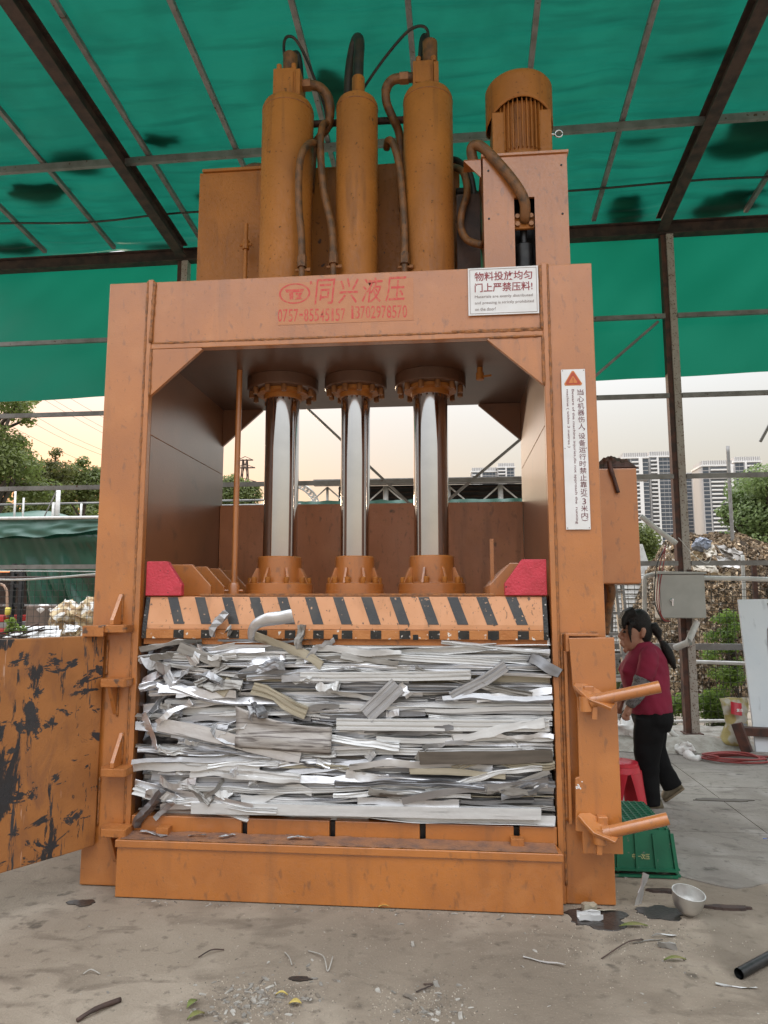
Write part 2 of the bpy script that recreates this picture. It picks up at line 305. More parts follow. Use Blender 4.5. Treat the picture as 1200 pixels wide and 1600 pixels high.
# concrete slabs of the yard floor on the right, with open joints
xs_ = [.98, 2.16, 3.7, 5.2, 6.8]; ys_ = [.30, 1.30, 2.55, 3.45, 4.15]
for i in range(4):
    for j in range(4):
        s = MB(); y0 = ys_[j] + (.5 if j == 0 and i > 1 else 0)
        a = rnd.uniform(-.003, .003); gx = .004
        edge = [(xs_[i]+gx, y0+gx), (xs_[i+1]-gx, y0+gx+a)]
        if j == 0: edge = [(xs_[i]+gx + (xs_[i+1]-xs_[i]-2*gx) * k / 24, y0 + .10 + .22 * noise.noise((i*3 + k*.12, 1, 0)) + .05 * noise.noise((i*9 + k*.9, 4, 0))) for k in range(25)]
        s.prism(edge + [(xs_[i+1]-gx, ys_[j+1]-gx), (xs_[i]+gx, ys_[j+1]-gx)], 'z', -.05, .006 + rnd.uniform(0, .0015))
        build(s, 'concrete_slab', M['slab'], ground)
# rough cement mound along the foot of the fence
M['cement'] = mat('rough_cement', (.36,.34,.30), .95, 0, (.26,.235,.20), 12, bump=.9, bscale=45, detail=8, col3=(.30,.15,.07), scale3=2.2, lo3=.62, hi3=.72)
s = MB()
def cm(u, v):
    x = 1.2 + u * 4.6; y = 4.05 + v * 1.2
    e = min(1, v * 4.5) * min(1, (1-v) * 6) * min(1, u * 8)
    return (x + .0, y + .16 * math.sin(x * 2.1) * (1-v), .012 + e * (.10 + .05 * noise.noise((x*1.5, y*2, 0)) + .02 * noise.noise((x*9, y*9, 3))))
s.grid(cm, 70, 18); build(s, 'cement_footing', M['cement'], smooth=True, kind='structure')

# ---------------------------------------------------------------- shelter
SA = R(1.0); SO = Vector((2.727, 4.6, 0)); SU = Vector((math.cos(SA), -math.sin(SA), 0)); SV = Vector((-math.sin(SA), -math.cos(SA), 0))
def sh(u, v, z): return SO + SU * u + SV * v + Vector((0, 0, z))      # u along the back wall, v towards the camera
EAVE = 6.235; SLOPE = .092
def roofz(v): return EAVE + .10 + v * SLOPE
shel = root('open_shelter', sh(-3, 0, 0), 'steel framed yard shelter with green tarpaulin roof and hanging back curtain', 'shelter')
def hbeam(p0, p1, hw, hh, upv=(0, 0, 1), tk=.014):
    p0 = Vector(p0); p1 = Vector(p1); d = (p1-p0).normalized(); u = Vector(upv); u = (u - d * u.dot(d)).normalized()
    m = MB(); m.bar(p0 + u*(hh/2-tk/2), p1 + u*(hh/2-tk/2), hw, tk, u); m.bar(p0 - u*(hh/2-tk/2), p1 - u*(hh/2-tk/2), hw, tk, u); m.bar(p0, p1, tk, hh-2*tk-.001, u); return m
FRONT = 6.7
def tarp_roof(u, v):
    U = -9.6 + u * 17.2; V = -.15 + v * (FRONT + .15); c = abs(math.sin((U + .05) * math.pi / 1.03)); 
    wv = .045 * noise.noise((U*.6, V*3.6, 0)) + .035 * noise.noise((U*1.3 + V, V*11, 2)) * max(0, .5 + 1.2*noise.noise((U*.5, V*.4, 7))) + .03 * noise.noise((U*.6, V*.7, 5))
    dr = .05 * math.sin(U * 1.3 + V * 2.2) * noise.noise((U*.5, V*.4, 9))
    p = sh(U, V, roofz(V) + .115 + wv + dr - .035 * c); return (p.x, p.y, p.z)
t = MB(); t.grid(tarp_roof, 220, 230); build(t, 'roof_tarpaulin', M['tarp'], shel, smooth=True, recalc=False, label='taut green tarpaulin roof with dark patches')
def curtain(u, v):
    U = -9.4 + u * 17.0; z = EAVE + .05 - v * (EAVE + .05 - 4.365 - .03 * math.sin(U * .9))
    wv = .05 * noise.noise((U*.9 + z*.5, z*.7, 1)) * (.3 + v) + .02 * noise.noise((U*2.2 - z*2.0, z*.9, 4)) 
    p = sh(U, -.14 - wv, z); return (p.x, p.y, p.z)
t = MB(); t.grid(curtain, 190, 36); build(t, 'hanging_curtain', M['curtain'], shel, smooth=True, recalc=False)
build(hbeam(sh(-9.4, 0, EAVE), sh(7.5, 0, EAVE), .13, .17), 'eave_beam', M['rust'], shel)
for u in (-6.27, -.06, 6.1, -12.4)[:3]:
    build(hbeam(sh(u, 0.07, roofz(.07) - .075), sh(u, FRONT, roofz(FRONT) - .075), .13, .19), 'rafter', M['rust'], shel)
# light purlins carried on the rafters
for u in (-9.25, -8.25, -7.25, -6.0, -5.0, -3.97, -2.98, -1.88, -.88, .95, 1.95, 2.95):
    build(MB().bar(sh(u, .05, roofz(.05) + .05), sh(u, FRONT, roofz(FRONT) + .05), .05, .05), 'roof_batten', M['galv'], shel)
for v in (1.72, 4.0, 6.2):
    build(MB().bar(sh(-9.4, v, roofz(v) - .02), sh(7.5, v, roofz(v) - .02), .05, .075), 'purlin', M['galv'], shel)
pts = [sh(-9.4 + i * .42, .72 + .05 * noise.noise((i * .3, 0, 0)), roofz(.72) + .012 + .02 * math.sin(i * .9)) for i in range(41)]
build(MB().tube(pts, .013, 6), 'roof_cable', M['rubber'], shel, smooth=True)
# posts
def post(u, nm='post'):
    m = MB().bar(sh(u + .03, 0, .02), sh(u + .03, 0, EAVE - .09), .085, .12, (0, 1, 0)); o = build(m, nm, M['flaked'], shel, bevel=.004, label='flaking white painted steel post showing rust')
    build(MB().bar(sh(u - .045, -.01, .02), sh(u - .045, -.01, EAVE - .09), .06, .10, (0, 1, 0)), 'rusty_flange', M['rust_red'], o); return o
post(0.0); post(-6.27)
lower = MB().box(-.1, .1, -.1, .1, 0, .012); lower.v = [tuple(sh(0, 0, 0) + Vector(v) + Vector((0, 0, .10))) for v in lower.v]
build(lower, 'base_plate', M['rust_red'], shel)
for z, hgt in ((5.075, .055), (4.07, .055), (3.08, .055), (2.045, .055)):
    build(MB().bar(sh(-9.4, .06, z), sh(-.075, .06, z), .04, hgt), 'wall_rail', M['galv'], shel)
    build(MB().bar(sh(.075, .06, z), sh(7.5, .06, z), .04, hgt), 'wall_rail', M['galv'], shel)
build(MB().bar(sh(.075, .02, 1.08), sh(6, .02, 1.08), .05, .07), 'wall_rail', M['galv'], shel)
build(MB().bar(sh(-6, .02, 1.08), sh(-.075, .02, 1.08), .05, .07), 'wall_rail', M['galv'], shel)
def brace(px0, py0, px1, py1, w=.05):
    a = at(px0, py0, 4.62); b = at(px1, py1, 4.62); build(MB().bar(a, b, .03, w, (0, 1, 0)), 'brace', M['galv'], shel)
brace(1028, 503, 925, 592, .05); brace(478, 636, 660, 806, .06); brace(840, 664, 690, 790, .06)
brace(1215, 640, 1188, 690, .03)
# heaps of wet leaves lying on the roof tarpaulin, dark against the light coming through
for i, (px, py, wx, wy) in enumerate(((118,245,.42,.25),(252,216,.30,.16),(60,300,.45,.22),(330,308,.25,.14),(520,140,.22,.35),(1172,215,.6,.45),(1130,318,.55,.3),(972,335,.33,.5),(20,385,.5,.2),(250,382,.3,.1),(1000,215,.3,.08),(1160,300,.35,.12),(1090,80,.5,.06))):
    d = ray(px, py); k = 5.0
    for _ in range(30):
        q = CAM + d * k; v = (q - SO).dot(SV); k += (roofz(v) + .125 - q.z) / (d.z - d.dot(SV) * SLOPE)
    q = CAM + d * k; n = 20; top = []; m = MB(); vs = [q + Vector((0, 0, .07))]
    for a in range(n):
        an = 2 * math.pi * a / n; rr = .75 + .45 * noise.noise((math.cos(an) * 1.3 + i * 5, math.sin(an) * 1.3, i)); e = Vector((math.cos(an) * wx * rr, math.sin(an) * wy * rr, 0))
        e.z = -(e.dot(SV)) * -SLOPE + .06; vs.append(q + e)
    bot = [v - Vector((0, 0, .03)) for v in vs]
    m.add(vs + bot, [(0, a + 1, (a + 1) % n + 1) for a in range(n)] + [(n+1, n+1 + (a + 1) % n + 1, n+1 + a + 1) for a in range(n)] + [(a+1, n+1+a+1, n+1+(a+1) % n+1, (a+1) % n+1) for a in range(n)])
    lab = ('dark heap of wet leaves showing through the roof tarpaulin left of the press', 'dark heap of wet leaves showing through the roof tarpaulin above the press', 'dark heap of wet leaves showing through the roof tarpaulin right of the motor')[0 if px < 420 else 1 if px < 700 else 2]
    build(m, 'leaf_heap', M['black_leaf'], label=lab, cat='leaf litter', group=lab.replace('dark heap', 'dark heaps'))
# ---------------------------------------------------------------- the baling press
XL, XR = -2.124, .849; XIL, XIR = -1.835, .555; DEP = 1.45; ZB, ZT = 3.15, 3.59
press = root('baling_press', (-.64, .7, 0), 'tall orange hydraulic baling press with three chrome rams and an open side door', 'baling press')
def weld(pts, r=.008, n=None, name='weld_seam'):
    out = []
    for a, b in zip(pts[:-1], pts[1:]):
        a = Vector(a); b = Vector(b); k = max(2, int((b-a).length / .02))
        out += [a.lerp(b, i / k) for i in range(k)]
    out.append(Vector(pts[-1])); rr = [r * rnd.uniform(.7, 1.25) for _ in out]
    return build(MB().tube(out, rr, 6), name, M['weld'], press, smooth=True)
# columns
for x0, x1, i0, i1 in ((XL, XIL - .034, XIL - .034, XIL), (XIR + .034, XR, XIR, XIR + .034)):
    c = build(MB().box(x0, x1, .004, DEP, 0.004, ZT), 'column', M['paint'], press, bevel=.006)
    build(MB().box(i0, i1, -.004, .05, .004, ZT + .012), 'side_plate', M['paint'], c, bevel=.005)
    build(MB().box(i0, i1, .051, DEP - .002, .004, ZT - .002), 'inner_wall', M['paint_in_shade'], c)
weld([(XIL - .036, -.002, .35), (XIL - .036, -.002, ZT)]); weld([(XIR + .036, -.002, .1), (XIR + .036, -.002, ZT)])
weld([(XIL - .004, -.002, 3.19), (XIL + .006, .006, ZT - .004)], .012); weld([(XIR - .004, .004, 3.19), (XIR - .006, .006, ZT - .004)], .012)
# beam
bm_ = build(MB().box(XIL, XIR, .008, DEP - .004, ZB + .036, ZT), 'top_beam', M['paint'], press, bevel=.005)
build(MB().box(XIL, XIR, .0, .06, ZB, ZB + .034), 'lower_flange', M['paint'], bm_, bevel=.004)
build(MB().box(XIL, XIR, .061, DEP - .002, ZB, ZB + .034), 'underside_plate', M['paint_under_shade'], bm_)
weld([(XIL, .004, ZB + .037), (XIR, .004, ZB + .037)], .0085); weld([(.02, .003, ZB + .043), (XIR - .02, .003, ZB + .046)], .009)
for y0, y1, gm_ in ((-.001, .028, 'paint'), (DEP - .04, DEP - .012, 'paint_in_shade')):
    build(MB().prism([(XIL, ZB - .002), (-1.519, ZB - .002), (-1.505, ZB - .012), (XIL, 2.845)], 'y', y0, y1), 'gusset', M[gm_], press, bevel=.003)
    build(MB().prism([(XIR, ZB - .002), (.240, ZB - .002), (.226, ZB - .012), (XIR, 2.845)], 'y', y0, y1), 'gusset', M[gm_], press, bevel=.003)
weld([(XIL + .004, -.003, 2.85), (XIL + .004, -.003, ZB)], .009); weld([(XIR - .004, -.003, 2.85), (XIR - .004, -.003, ZB), (.24, -.003, ZB - .002)], .009)
for x in (XIL, XIR): weld([(x, .05, 2.62), (x, 1.40, 2.62)], .003)
# back plate with a low reinforcing rib
bp = build(MB().box(XIL + .002, XIR - .002, DEP - .055, DEP - .02, .3, 2.362), 'back_plate', M['paint_back_lifted'], press, bevel=.003)
build(MB().box(XIL + .002, XIR - .002, DEP - .075, DEP - .056, 1.55, 1.60), 'reinforcing_bar', M['paint_back_lifted'], bp)
# base: floor, sill, step
build(MB().box(XIL + .001, XIR - .001, .10, DEP - .08, .02, .33), 'floor_block', M['paint_old'], press)
xs = [XIL + .004, -1.172, -.673, -.172, .337, XIR - .004]
for i in range(5):
    a = xs[i] + (.016 if i else 0); b = xs[i+1] - (.016 if i < 4 else 0)
    build(MB().box(a, b, .0, .098, .300, .392), 'sill_bar', M['paint'], press, bevel=.004)
    if i: build(MB().box(xs[i] - .0155, xs[i] + .0155, .03, .095, .301, .38), 'drain_slot', M['black_steel'], press)
step = build(MB().box(-1.845, .554, -.138, -.006, .004, .262), 'front_step', M['paint'], press, bevel=.004)
build(MB().prism([(-1.852, -.150), (.561, -.150), (.545, -.002), (-1.84, -.002)], 'z', .264, .304), 'step_plate', M['paint'], step, bevel=.004)
s = MB(); s.grid(lambda u, v: (-1.83 + u * 2.365, -.142 + v * .138, .3065 + .004 * noise.noise((u*60, v*8, 1)) + .012 * max(0, v - .5) * (1 + noise.noise((u*22, 0, 2)))), 120, 6)
build(s, 'dust_layer', M['dirt_floor'], step, smooth=True)
for x in (-1.66, .30):
    build(MB().box(x, x + .07, -.06, -.004, .306, .345), 'stop_block', M['paint_old'], step, bevel=.003)
# ---------------------------------------------------------------- platen (pressing plate)
pl = build(MB().box(-1.815, .535, .064, 1.36, 1.44, 1.632), 'platen', M['paint_old'], press, bevel=.004)
PF = [(.046, 1.622), (.010, 1.468), (.002, 1.395)]      # front panel profile y,z
fp = build(MB().prism([(.046, 1.628), (.010, 1.468), (.010, 1.44), (.062, 1.44), (.062, 1.628)], 'x', -1.815, .535), 'warning_panel', M['stripe_paint'], press, bevel=.002, label='pale orange panel painted with slanting black stripes')
lip = build(MB().box(-1.815, .535, .002, .08, 1.385, 1.4385), 'panel_lip', M['lip_orange'], press, bevel=.003)
build(MB().box(-1.81, .53, .02, 1.35, 1.352, 1.384), 'platen_foot', M['paint_old'], press)
def on_panel(x, s):        # s 0 top .. 1 lower crease
    return (x, .046 - .036 * s - .0022, 1.626 - .158 * s)
mm = (.535 + 1.80) / 625.0
for k in range(13):
    x0 = -1.80 + (259 + 44.4 * k - 228) * mm; wd = 16.5 * mm; sh_ = 15.5 * mm
    m = MB(); a = on_panel(x0, .002); b = on_panel(x0 + wd, .002); c = on_panel(x0 + wd + sh_, .99); d = on_panel(x0 + sh_, .99)
    vs = [a, b, c, d] + [(p[0], p[1] + .0018, p[2]) for p in (a, b, c, d)]
    m.add(vs, [(0,1,2,3),(7,6,5,4),(0,4,5,1),(1,5,6,2),(2,6,7,3),(3,7,4,0)])
    st = build(m, 'stripe', M['black_paint'], fp)
    build(MB().box(x0 + sh_ * 1.05, x0 + sh_ * 1.05 + wd, -.0005, .0015, 1.388, 1.436), 'stripe', M['lip_black'], lip)
for x0, x1, sx0 in ((-1.8155, -1.79, -1), (.51, .5355, 1)):
    build(MB().prism([(.0435, 1.626), (.0075, 1.468), (-.001, 1.43), (-.001, 1.386), (.0012, 1.386), (.0012, 1.43), (.0095, 1.468), (.0455, 1.626)], 'x', x0, x1), 'stripe', M['lip_black'], fp)
for x in (-.68, -.22, .22): build(MB().box(x, x + .03, -.001, .03, 1.384, 1.413), 'notch', M['black_steel'], lip)
# red corner blocks and the ribs standing behind them
def rib(x0, dx, h, y0, y1, m, nm, parent, lab=None):
    s = 1 if dx > 0 else -1
    build(MB().prism([(x0, 1.634), (x0 + dx, 1.634), (x0 + dx, 1.634 + h * .33), (x0 + dx * .58, 1.634 + h), (x0, 1.634 + h)], 'y', y0, y1), nm, m, parent, bevel=.005, label=lab)
rib(-1.818, .222, .205, .03, .075, M['red_paint'], 'corner_block', press, 'red painted corner block on the left end of the platen')
rib(.540, -.238, .205, .03, .075, M['red_paint'], 'corner_block', press, 'red painted corner block on the right end of the platen')
for k in range(4):
    for x0, d in ((-1.81, .30), (.53, -.30)):
        rib(x0, d, .20, .30 + k * .27, .325 + k * .27, M['paint'], 'platen_rib', pl)
build(MB().box(-1.49, .25, .05, .10, 1.634, 1.646), 'platen_edge_bar', M['weld'], pl)
# ---------------------------------------------------------------- rams
ring_me = {}
bolt_me = to_mesh(MB().lathe([(.017, 0), (.019, .003), (.019, .037), (.016, .040), (.009, .040), (.009, .030)], (0,0,0), 12), 'bolt', M['paint_cyl'], 40)
gland_bolt = to_mesh(MB().lathe([(.017, 0), (.019, -.003), (.019, -.045), (.016, -.048), (.009, -.048), (.009, -.038)], (0,0,0), 12), 'bolt', M['brass'], 40)
RAMS = ((-1.172, .119, .190, 5.275, .250), (-.652, .101, .153, 5.275, .218), (-.130, .119, .180, 5.29, .246)); RY = .72
for i, (rx, rr, cr, zt, fr) in enumerate(RAMS):
    c = (rx, RY, 0); small = i == 1
    fl = build(MB().lathe([(fr, ZB - .002), (fr, ZB - .075), (fr - .006, ZB - .083), (rr + .06, ZB - .083), (rr + .06, ZB - .002)], c, 48), 'cylinder_flange', M['paint_under_shade'], press, smooth=35)
    for k in range(12):
        a = 2 * math.pi * (k + .5) / 12; inst(gland_bolt, 'bolt', fl, (rx + (fr - .032) * math.cos(a), RY + (fr - .032) * math.sin(a), ZB - .083))
    build(MB().lathe([(rr + .062, ZB - .084), (rr + .062, ZB - .105), (rr + .015, ZB - .112), (rr + .013, ZB - .14), (rr + .001, ZB - .142)], c, 48), 'gland', M['paint_cyl'], fl, smooth=35)
    build(MB().lathe([(rr, ZB - .06), (rr, 1.88)], c, 72), 'piston_rod', M['chrome'], press, smooth=35, label='polished chrome piston rod')
    sb = build(MB().lathe([(fr - .02, 1.634), (fr - .02, 1.672), (fr - .022, 1.674), (fr - .022, 1.715), (fr - .026, 1.72), (rr + .045, 1.722), (rr + .032, 1.73), (rr + .032, 1.895), (rr + .026, 1.903), (rr + .001, 1.903)], c, 56), 'rod_socket', M['paint'], press, smooth=35)
    for k in range(10):
        a = 2 * math.pi * (k + .25) / 10; inst(bolt_me, 'bolt', sb, (rx + (fr - .052) * math.cos(a), RY + (fr - .052) * math.sin(a), 1.721))
    for k in range(8):
        a = 2 * math.pi * (k + .5) / 8 + .12; Q = Matrix.Rotation(a, 3, 'Z'); m = MB()
        m.prism([(rr + .028, 1.722), (fr - .035, 1.722), (fr - .04, 1.735), (rr + .045, 1.825), (rr + .028, 1.825)], 'y', -.008, .008)
        m.v = [tuple(Q @ Vector(v) + Vector((rx, RY, 0))) for v in m.v]; build(m, 'rib', M['paint'], sb, bevel=.002)
    cy = build(MB().lathe([(cr + .012, ZT + .002), (cr + .012, ZT + .03), (cr, ZT + .035), (cr, zt - .045), (cr - .012, zt - .015), (cr - .035, zt), (.02, zt + .004)], c, 56), 'cylinder', M['paint_cyl'], press, smooth=35)
    build(MB().lathe([(cr + .001, zt - .075), (cr + .003, zt - .071), (cr + .001, zt - .067)], c, 56), 'weld_ring', M['weld'], cy, smooth=True)
# ---------------------------------------------------------------- things on the top beam
def T(px, py, Y): return at(px, py, Y)
def hose(pts, r, m, nm='hose', sub=6, n=10, parent=None): return build(MB().tube(spline(pts, sub), r, n), nm, m, parent or press, smooth=True)
# oil tanks behind the cylinders
tk = build(MB().box(-1.945, -1.22, 1.0, 1.43, ZT + .002, 4.965), 'oil_tank', M['paint_cyl'], press, bevel=.006)
build(MB().box(-1.92, -1.24, .985, 1.42, 4.966, 4.99), 'tank_lid', M['paint_cyl'], tk, bevel=.003)
build(MB().lathe([(.15, 4.991), (.15, 5.04), (.12, 5.07), (.01, 5.075)], (-1.52, 1.18, 0), 24), 'filler_cap', M['hose_paint'], tk, smooth=35)
build(MB().box(-1.215, .10, 1.05, 1.42, ZT + .002, 4.99), 'rear_tank', M['paint_cyl'], press, bevel=.006)
# drain rod on the tank front
p = T(383, 432, .9); q = T(383, 350, .9)
rd = build(MB().cyl((p.x, .9, ZT), (p.x, .9, q.z), .015, n=10), 'drain_pipe', M['paint_cyl'], press, smooth=35)
z_ = T(383, 383, .9).z
build(MB().cyl((p.x - .045, .9, z_), (p.x + .045, .9, z_), .012, n=8).cyl((p.x, .9, z_ - .035), (p.x, .9, z_ + .035), .026, n=10), 'tap', M['paint_cyl'], rd, smooth=35)
# cylinder heads
for i, (px0, px1, pt) in enumerate(((427, 470, 107), (645, 685, 95))):
    rx = RAMS[0 if i == 0 else 2][0]; zt = 5.275 if i == 0 else 5.29; a = T(px0, pt, .62); b = T(px1, pt, .62)
    hb = build(MB().box(a.x, b.x - .035, .62, .82, zt + .002, a.z), 'valve_block', M['paint_cyl'], press, bevel=.005)
    build(MB().box(b.x - .034, b.x, .60, .80, zt + .002, a.z - .03), 'valve_flange', M['paint_cyl'], hb, bevel=.004)
    build(MB().box(a.x + .02, b.x - .055, .613, .6195, zt + .03, a.z - .04), 'cast_plate', M['paint_cyl'], hb, bevel=.002)
    for dx in (.02, .075): inst(bolt_me, 'bolt', hb, (a.x + dx * 2, .64, a.z))
    cx = (a.x + b.x) / 2 + (.0 if i == 0 else .03); zt2 = T(px0, 84 if i == 0 else 64, .7).z
    build(MB().lathe([(.055, a.z + .001), (.055, a.z + .02), (.047, a.z + .05), (.055, a.z + .07), (.055, zt2 - .01), (.045, zt2)], (cx, .72, 0), 20), 'hose_fitting', M['hose_paint'], hb, smooth=35)
# thin black tubes
hose([T(444,86,.72), T(444,66,.72), T(450,57,.73), T(462,62,.75), T(478,90,.82), T(494,130,.9), T(507,168,1.0), T(512,200,1.05)], .011, M['rubber'], 'thin_tube')
hose([T(668,70,.72), T(669,52,.72), T(663,42,.72), T(650,42,.74), T(632,54,.78), T(600,92,.88), T(572,132,.95), T(555,160,1.02)], .011, M['rubber'], 'thin_tube')
hose([T(456,92,.78), T(463,84,.80), T(468,100,.82), T(470,140,.84)], .026, M['rubber'])
hose([T(657,95,.78), T(660,62,.80), T(667,58,.82), T(676,80,.84)], .022, M['rubber'])
# big loop over the middle cylinder
lp = hose([(-.645, .72, 5.27), (-.645, .72, 5.58), (-.64, .735, 5.76), (-.665, .79, 5.85), (-.705, .84, 5.78), (-.735, .86, 5.56), (-.74, .90, 5.2), (-.72, 1.0, 4.6)], .040, M['rubber'], sub=8, n=14)
build(MB().lathe([(.048, 5.28), (.048, 5.46), (.042, 5.47)], (-.645, .72, 0), 18), 'hose_ferrule', M['paint_cyl'], lp, smooth=35)
# elbows beside the outer cylinders
e1 = hose([T(468,133,.70), T(484,133,.70), T(500,137,.70), T(512,152,.71), T(516,175,.74), T(512,198,.78), T(500,214,.82), T(490,235,.86), T(485,300,.9)], [.036]*24 + [.032]*25, M['hose_paint'], 'elbow_pipe', n=12)
a = T(480,133,.70); build(MB().cyl(a - Vector((.035,0,0)), a + Vector((.03,0,0)), .046, n=6), 'hex_nut', M['brass'], e1, smooth=35)
e2 = hose([T(646,121,.70), T(632,122,.70), T(614,125,.70), T(604,138,.71), T(604,160,.73), T(614,185,.78), T(624,210,.86), T(628,260,.92), T(630,330,.98)], [.036]*20 + [.032]*29, M['hose_paint'], 'elbow_pipe', n=12)
a = T(631,122,.70); build(MB().cyl(a - Vector((.03,0,0)), a + Vector((.035,0,0)), .046, n=6), 'hex_nut', M['brass'], e2, smooth=35)
build(MB().cyl(T(487,194,.85), T(640,187,.85), .026, n=12), 'cross_pipe', M['rust_red'], press, smooth=35)
# armoured hoses coming down to the beam
for nm, pp, r in (('a', [(498,226,.70),(484,224,.58),(472,240,.51),(467,270,.50),(467,320,.50),(471,370,.50),(472,405,.50)], .026),
                  ('b', [(516,196,.80),(506,194,.72),(501,215,.66),(502,260,.62),(508,310,.60),(518,355,.58),(521,400,.56)], .027),
                  ('c', [(604,232,.80),(606,220,.72),(614,224,.66),(624,260,.63),(629,310,.61),(632,360,.59),(632,400,.57)], .026)):
    h_ = hose([T(*p) for p in pp], r, M['hose_paint'], n=12); e = T(*pp[-1])
    f_ = build(MB().cyl((e.x, e.y, ZT), (e.x, e.y, e.z + .02), .022, n=12).cyl((e.x, e.y, e.z - .06), (e.x, e.y, e.z + .02), .034, n=8), 'hose_fitting', M['hose_paint'], h_, smooth=35)
    build(MB().cyl((e.x - .045, e.y - .0, e.z - .08), (e.x + .05, e.y, e.z - .08), .009, n=8).cyl((e.x + .035, e.y, e.z - .08), (e.x + .06, e.y, e.z - .08), .016, n=6), 'clamp_bolt', M['brass'], h_)
# pump cabinet and motor
Yc = .45; CX0, CX1 = .247, .806; CZ = 4.592
p0 = T(803, 309, Yc); p1 = T(835, 309, Yc)
cb = build(MB().box(CX0, p0.x, Yc, Yc + .02, ZT + .002, CZ).box(p1.x, CX1, Yc, Yc + .02, ZT + .002, CZ).box(p0.x, p1.x, Yc, Yc + .02, p0.z, CZ), 'pump_cabinet', M['paint'], press)
build(MB().box(CX0, CX0 + .012, Yc + .021, 1.15, ZT + .002, CZ - .002).box(CX1 - .012, CX1, Yc + .021, 1.15, ZT + .002, CZ - .002).box(CX0 + .013, CX1 - .013, 1.13, 1.15, ZT + .002, CZ - .002), 'cabinet_sides', M['paint'], cb)
build(MB().box(CX0 - .012, CX1 + .012, Yc - .012, 1.16, CZ + .001, CZ + .022), 'cabinet_top', M['paint'], cb, bevel=.003)
build(MB().box(CX0 + .014, CX1 - .014, Yc + .16, Yc + .17, ZT + .01, CZ - .03), 'dark_interior', M['black_steel'], cb)
for px, py in ((763,267),(877,258),(764,342),(879,334)):
    a = T(px, py, Yc); build(MB().cyl((a.x, Yc - .004, a.z), (a.x, Yc - .0005, a.z), .007, n=10), 'screw', M['black_steel'], cb)
a = T(819, 345, Yc + .03); build(MB().box(p0.x + .002, p1.x - .002, Yc + .03, Yc + .055, a.z - .055, a.z + .04), 'pump_flange', M['paint_cyl'], cb, bevel=.004)
for dx in (-.045, .045):
    for dz in (-.028, .028): build(MB().cyl((a.x + dx, Yc + .01, a.z + dz), (a.x + dx, Yc + .0295, a.z + dz), .016, n=10), 'bolt', M['brass'], cb, smooth=35)
b = T(819, 385, Yc + .08)
build(MB().lathe([(.05, ZT + .05), (.062, ZT + .06), (.062, b.z - .0), (.05, b.z + .01), (.025, b.z + .012), (.022, b.z + .16), (.01, b.z + .165)], (b.x, Yc + .09, 0), 24), 'pump_coupling', M['black_steel'], cb, smooth=35)
hose([T(743,262,.52), T(738,246,.50), T(737,232,.48), T(744,227,.46), T(758,234,.44), T(790,268,.42), T(812,298,.41), T(820,318,.42), T(820,338,.455), T(820,344,.48)], .035, M['hose_paint'], 'suction_pipe', n=14)
a = T(738, 252, .52); br = build(MB().box(a.x - .06, CX0 - .013, .46, .60, a.z - .03, CZ + .0), 'side_bracket', M['paint'], press, bevel=.003)
build(MB().prism([(a.x - .06, a.z - .032), (CX0 - .013, a.z - .032), (CX0 - .013, a.z - .16)], 'y', .462, .474), 'bracket_gusset', M['paint'], br)
hose([T(712,262,.9), T(724,270,.8), T(730,300,.72), T(722,330,.68), T(720,355,.66), T(730,375,.62), T(753,383,.55)], .026, M['hose_paint'], n=12)
hose([T(700,250,1.0), T(716,252,.95), T(735,275,.9), T(742,330,.86), T(738,385,.85), T(744,425,.8)], .024, M['rubber'], n=10)
hose([T(712,300,.98), T(745,305,.98), T(752,360,.95), T(735,420,.9)], .028, M['rubber'], n=10)
build(MB().box(.07, .235, .72, .74, 3.8, 4.5), 'dark_plate', M['rust'], press)  # thin upright dark plate left of the pump cabinet
mc = (.530, .76, 0); mt = build(MB().lathe([(.185, CZ + .10), (.20, CZ + .11), (.20, 5.08), (.18, 5.10)], mc, 40), 'electric_motor', M['paint_cyl'], press, smooth=35)
for k in range(44):
    an = 2 * math.pi * k / 44; d = Vector((math.cos(an), math.sin(an), 0))
    if abs(math.sin(an + math.pi/2)) > .80 : continue
    build(MB().bar(Vector((mc[0], mc[1], CZ + .13)) + d * .212, Vector((mc[0], mc[1], 5.10)) + d * .212, .026, .006, d.cross(Vector((0,0,1)))), 'cooling_fin', M['paint_cyl'], mt)
for s in (-1, 1):
    build(MB().box(mc[0] + s*.16 - .045, mc[0] + s*.16 + .045, mc[1] - .178, mc[1] + .1, CZ + .11, 5.02), 'side_pad', M['paint_cyl'], mt, bevel=.006)
    build(MB().box(mc[0] + s*.21 - .03, mc[0] + s*.21 + .03, mc[1] - .12, mc[1] + .12, CZ + .024, CZ + .16), 'foot', M['paint_cyl'], mt, bevel=.004)
build(MB().lathe([(.23, CZ + .024), (.23, CZ + .045), (.17, CZ + .05), (.17, CZ + .08), (.215, CZ + .085), (.215, CZ + .105), (.1, CZ + .108)], mc, 40), 'motor_flange', M['paint_cyl'], mt, smooth=35)
cw = MB(); n = 56; vs = []; fs = []       # fan cowl with its arched lower edge
rows = 8
for j in range(rows + 1):
    for k in range(n):
        an = 2 * math.pi * k / n; lowz = 4.985 + .10 * (abs(math.sin(an)) ** 1.5); top = 5.285; t_ = j / rows
        vs.append((mc[0] + .237 * math.cos(an), mc[1] + .237 * math.sin(an), lowz + (top - lowz) * t_))
for j in range(rows):
    for k in range(n): fs.append((j*n+k, j*n+(k+1) % n, (j+1)*n+(k+1) % n, (j+1)*n+k))
base = len(vs)
for r_, z in ((.225, 5.305), (.19, 5.315), (.02, 5.317)):
    for k in range(n): an = 2 * math.pi * k / n; vs.append((mc[0] + r_ * math.cos(an), mc[1] + r_ * math.sin(an), z))
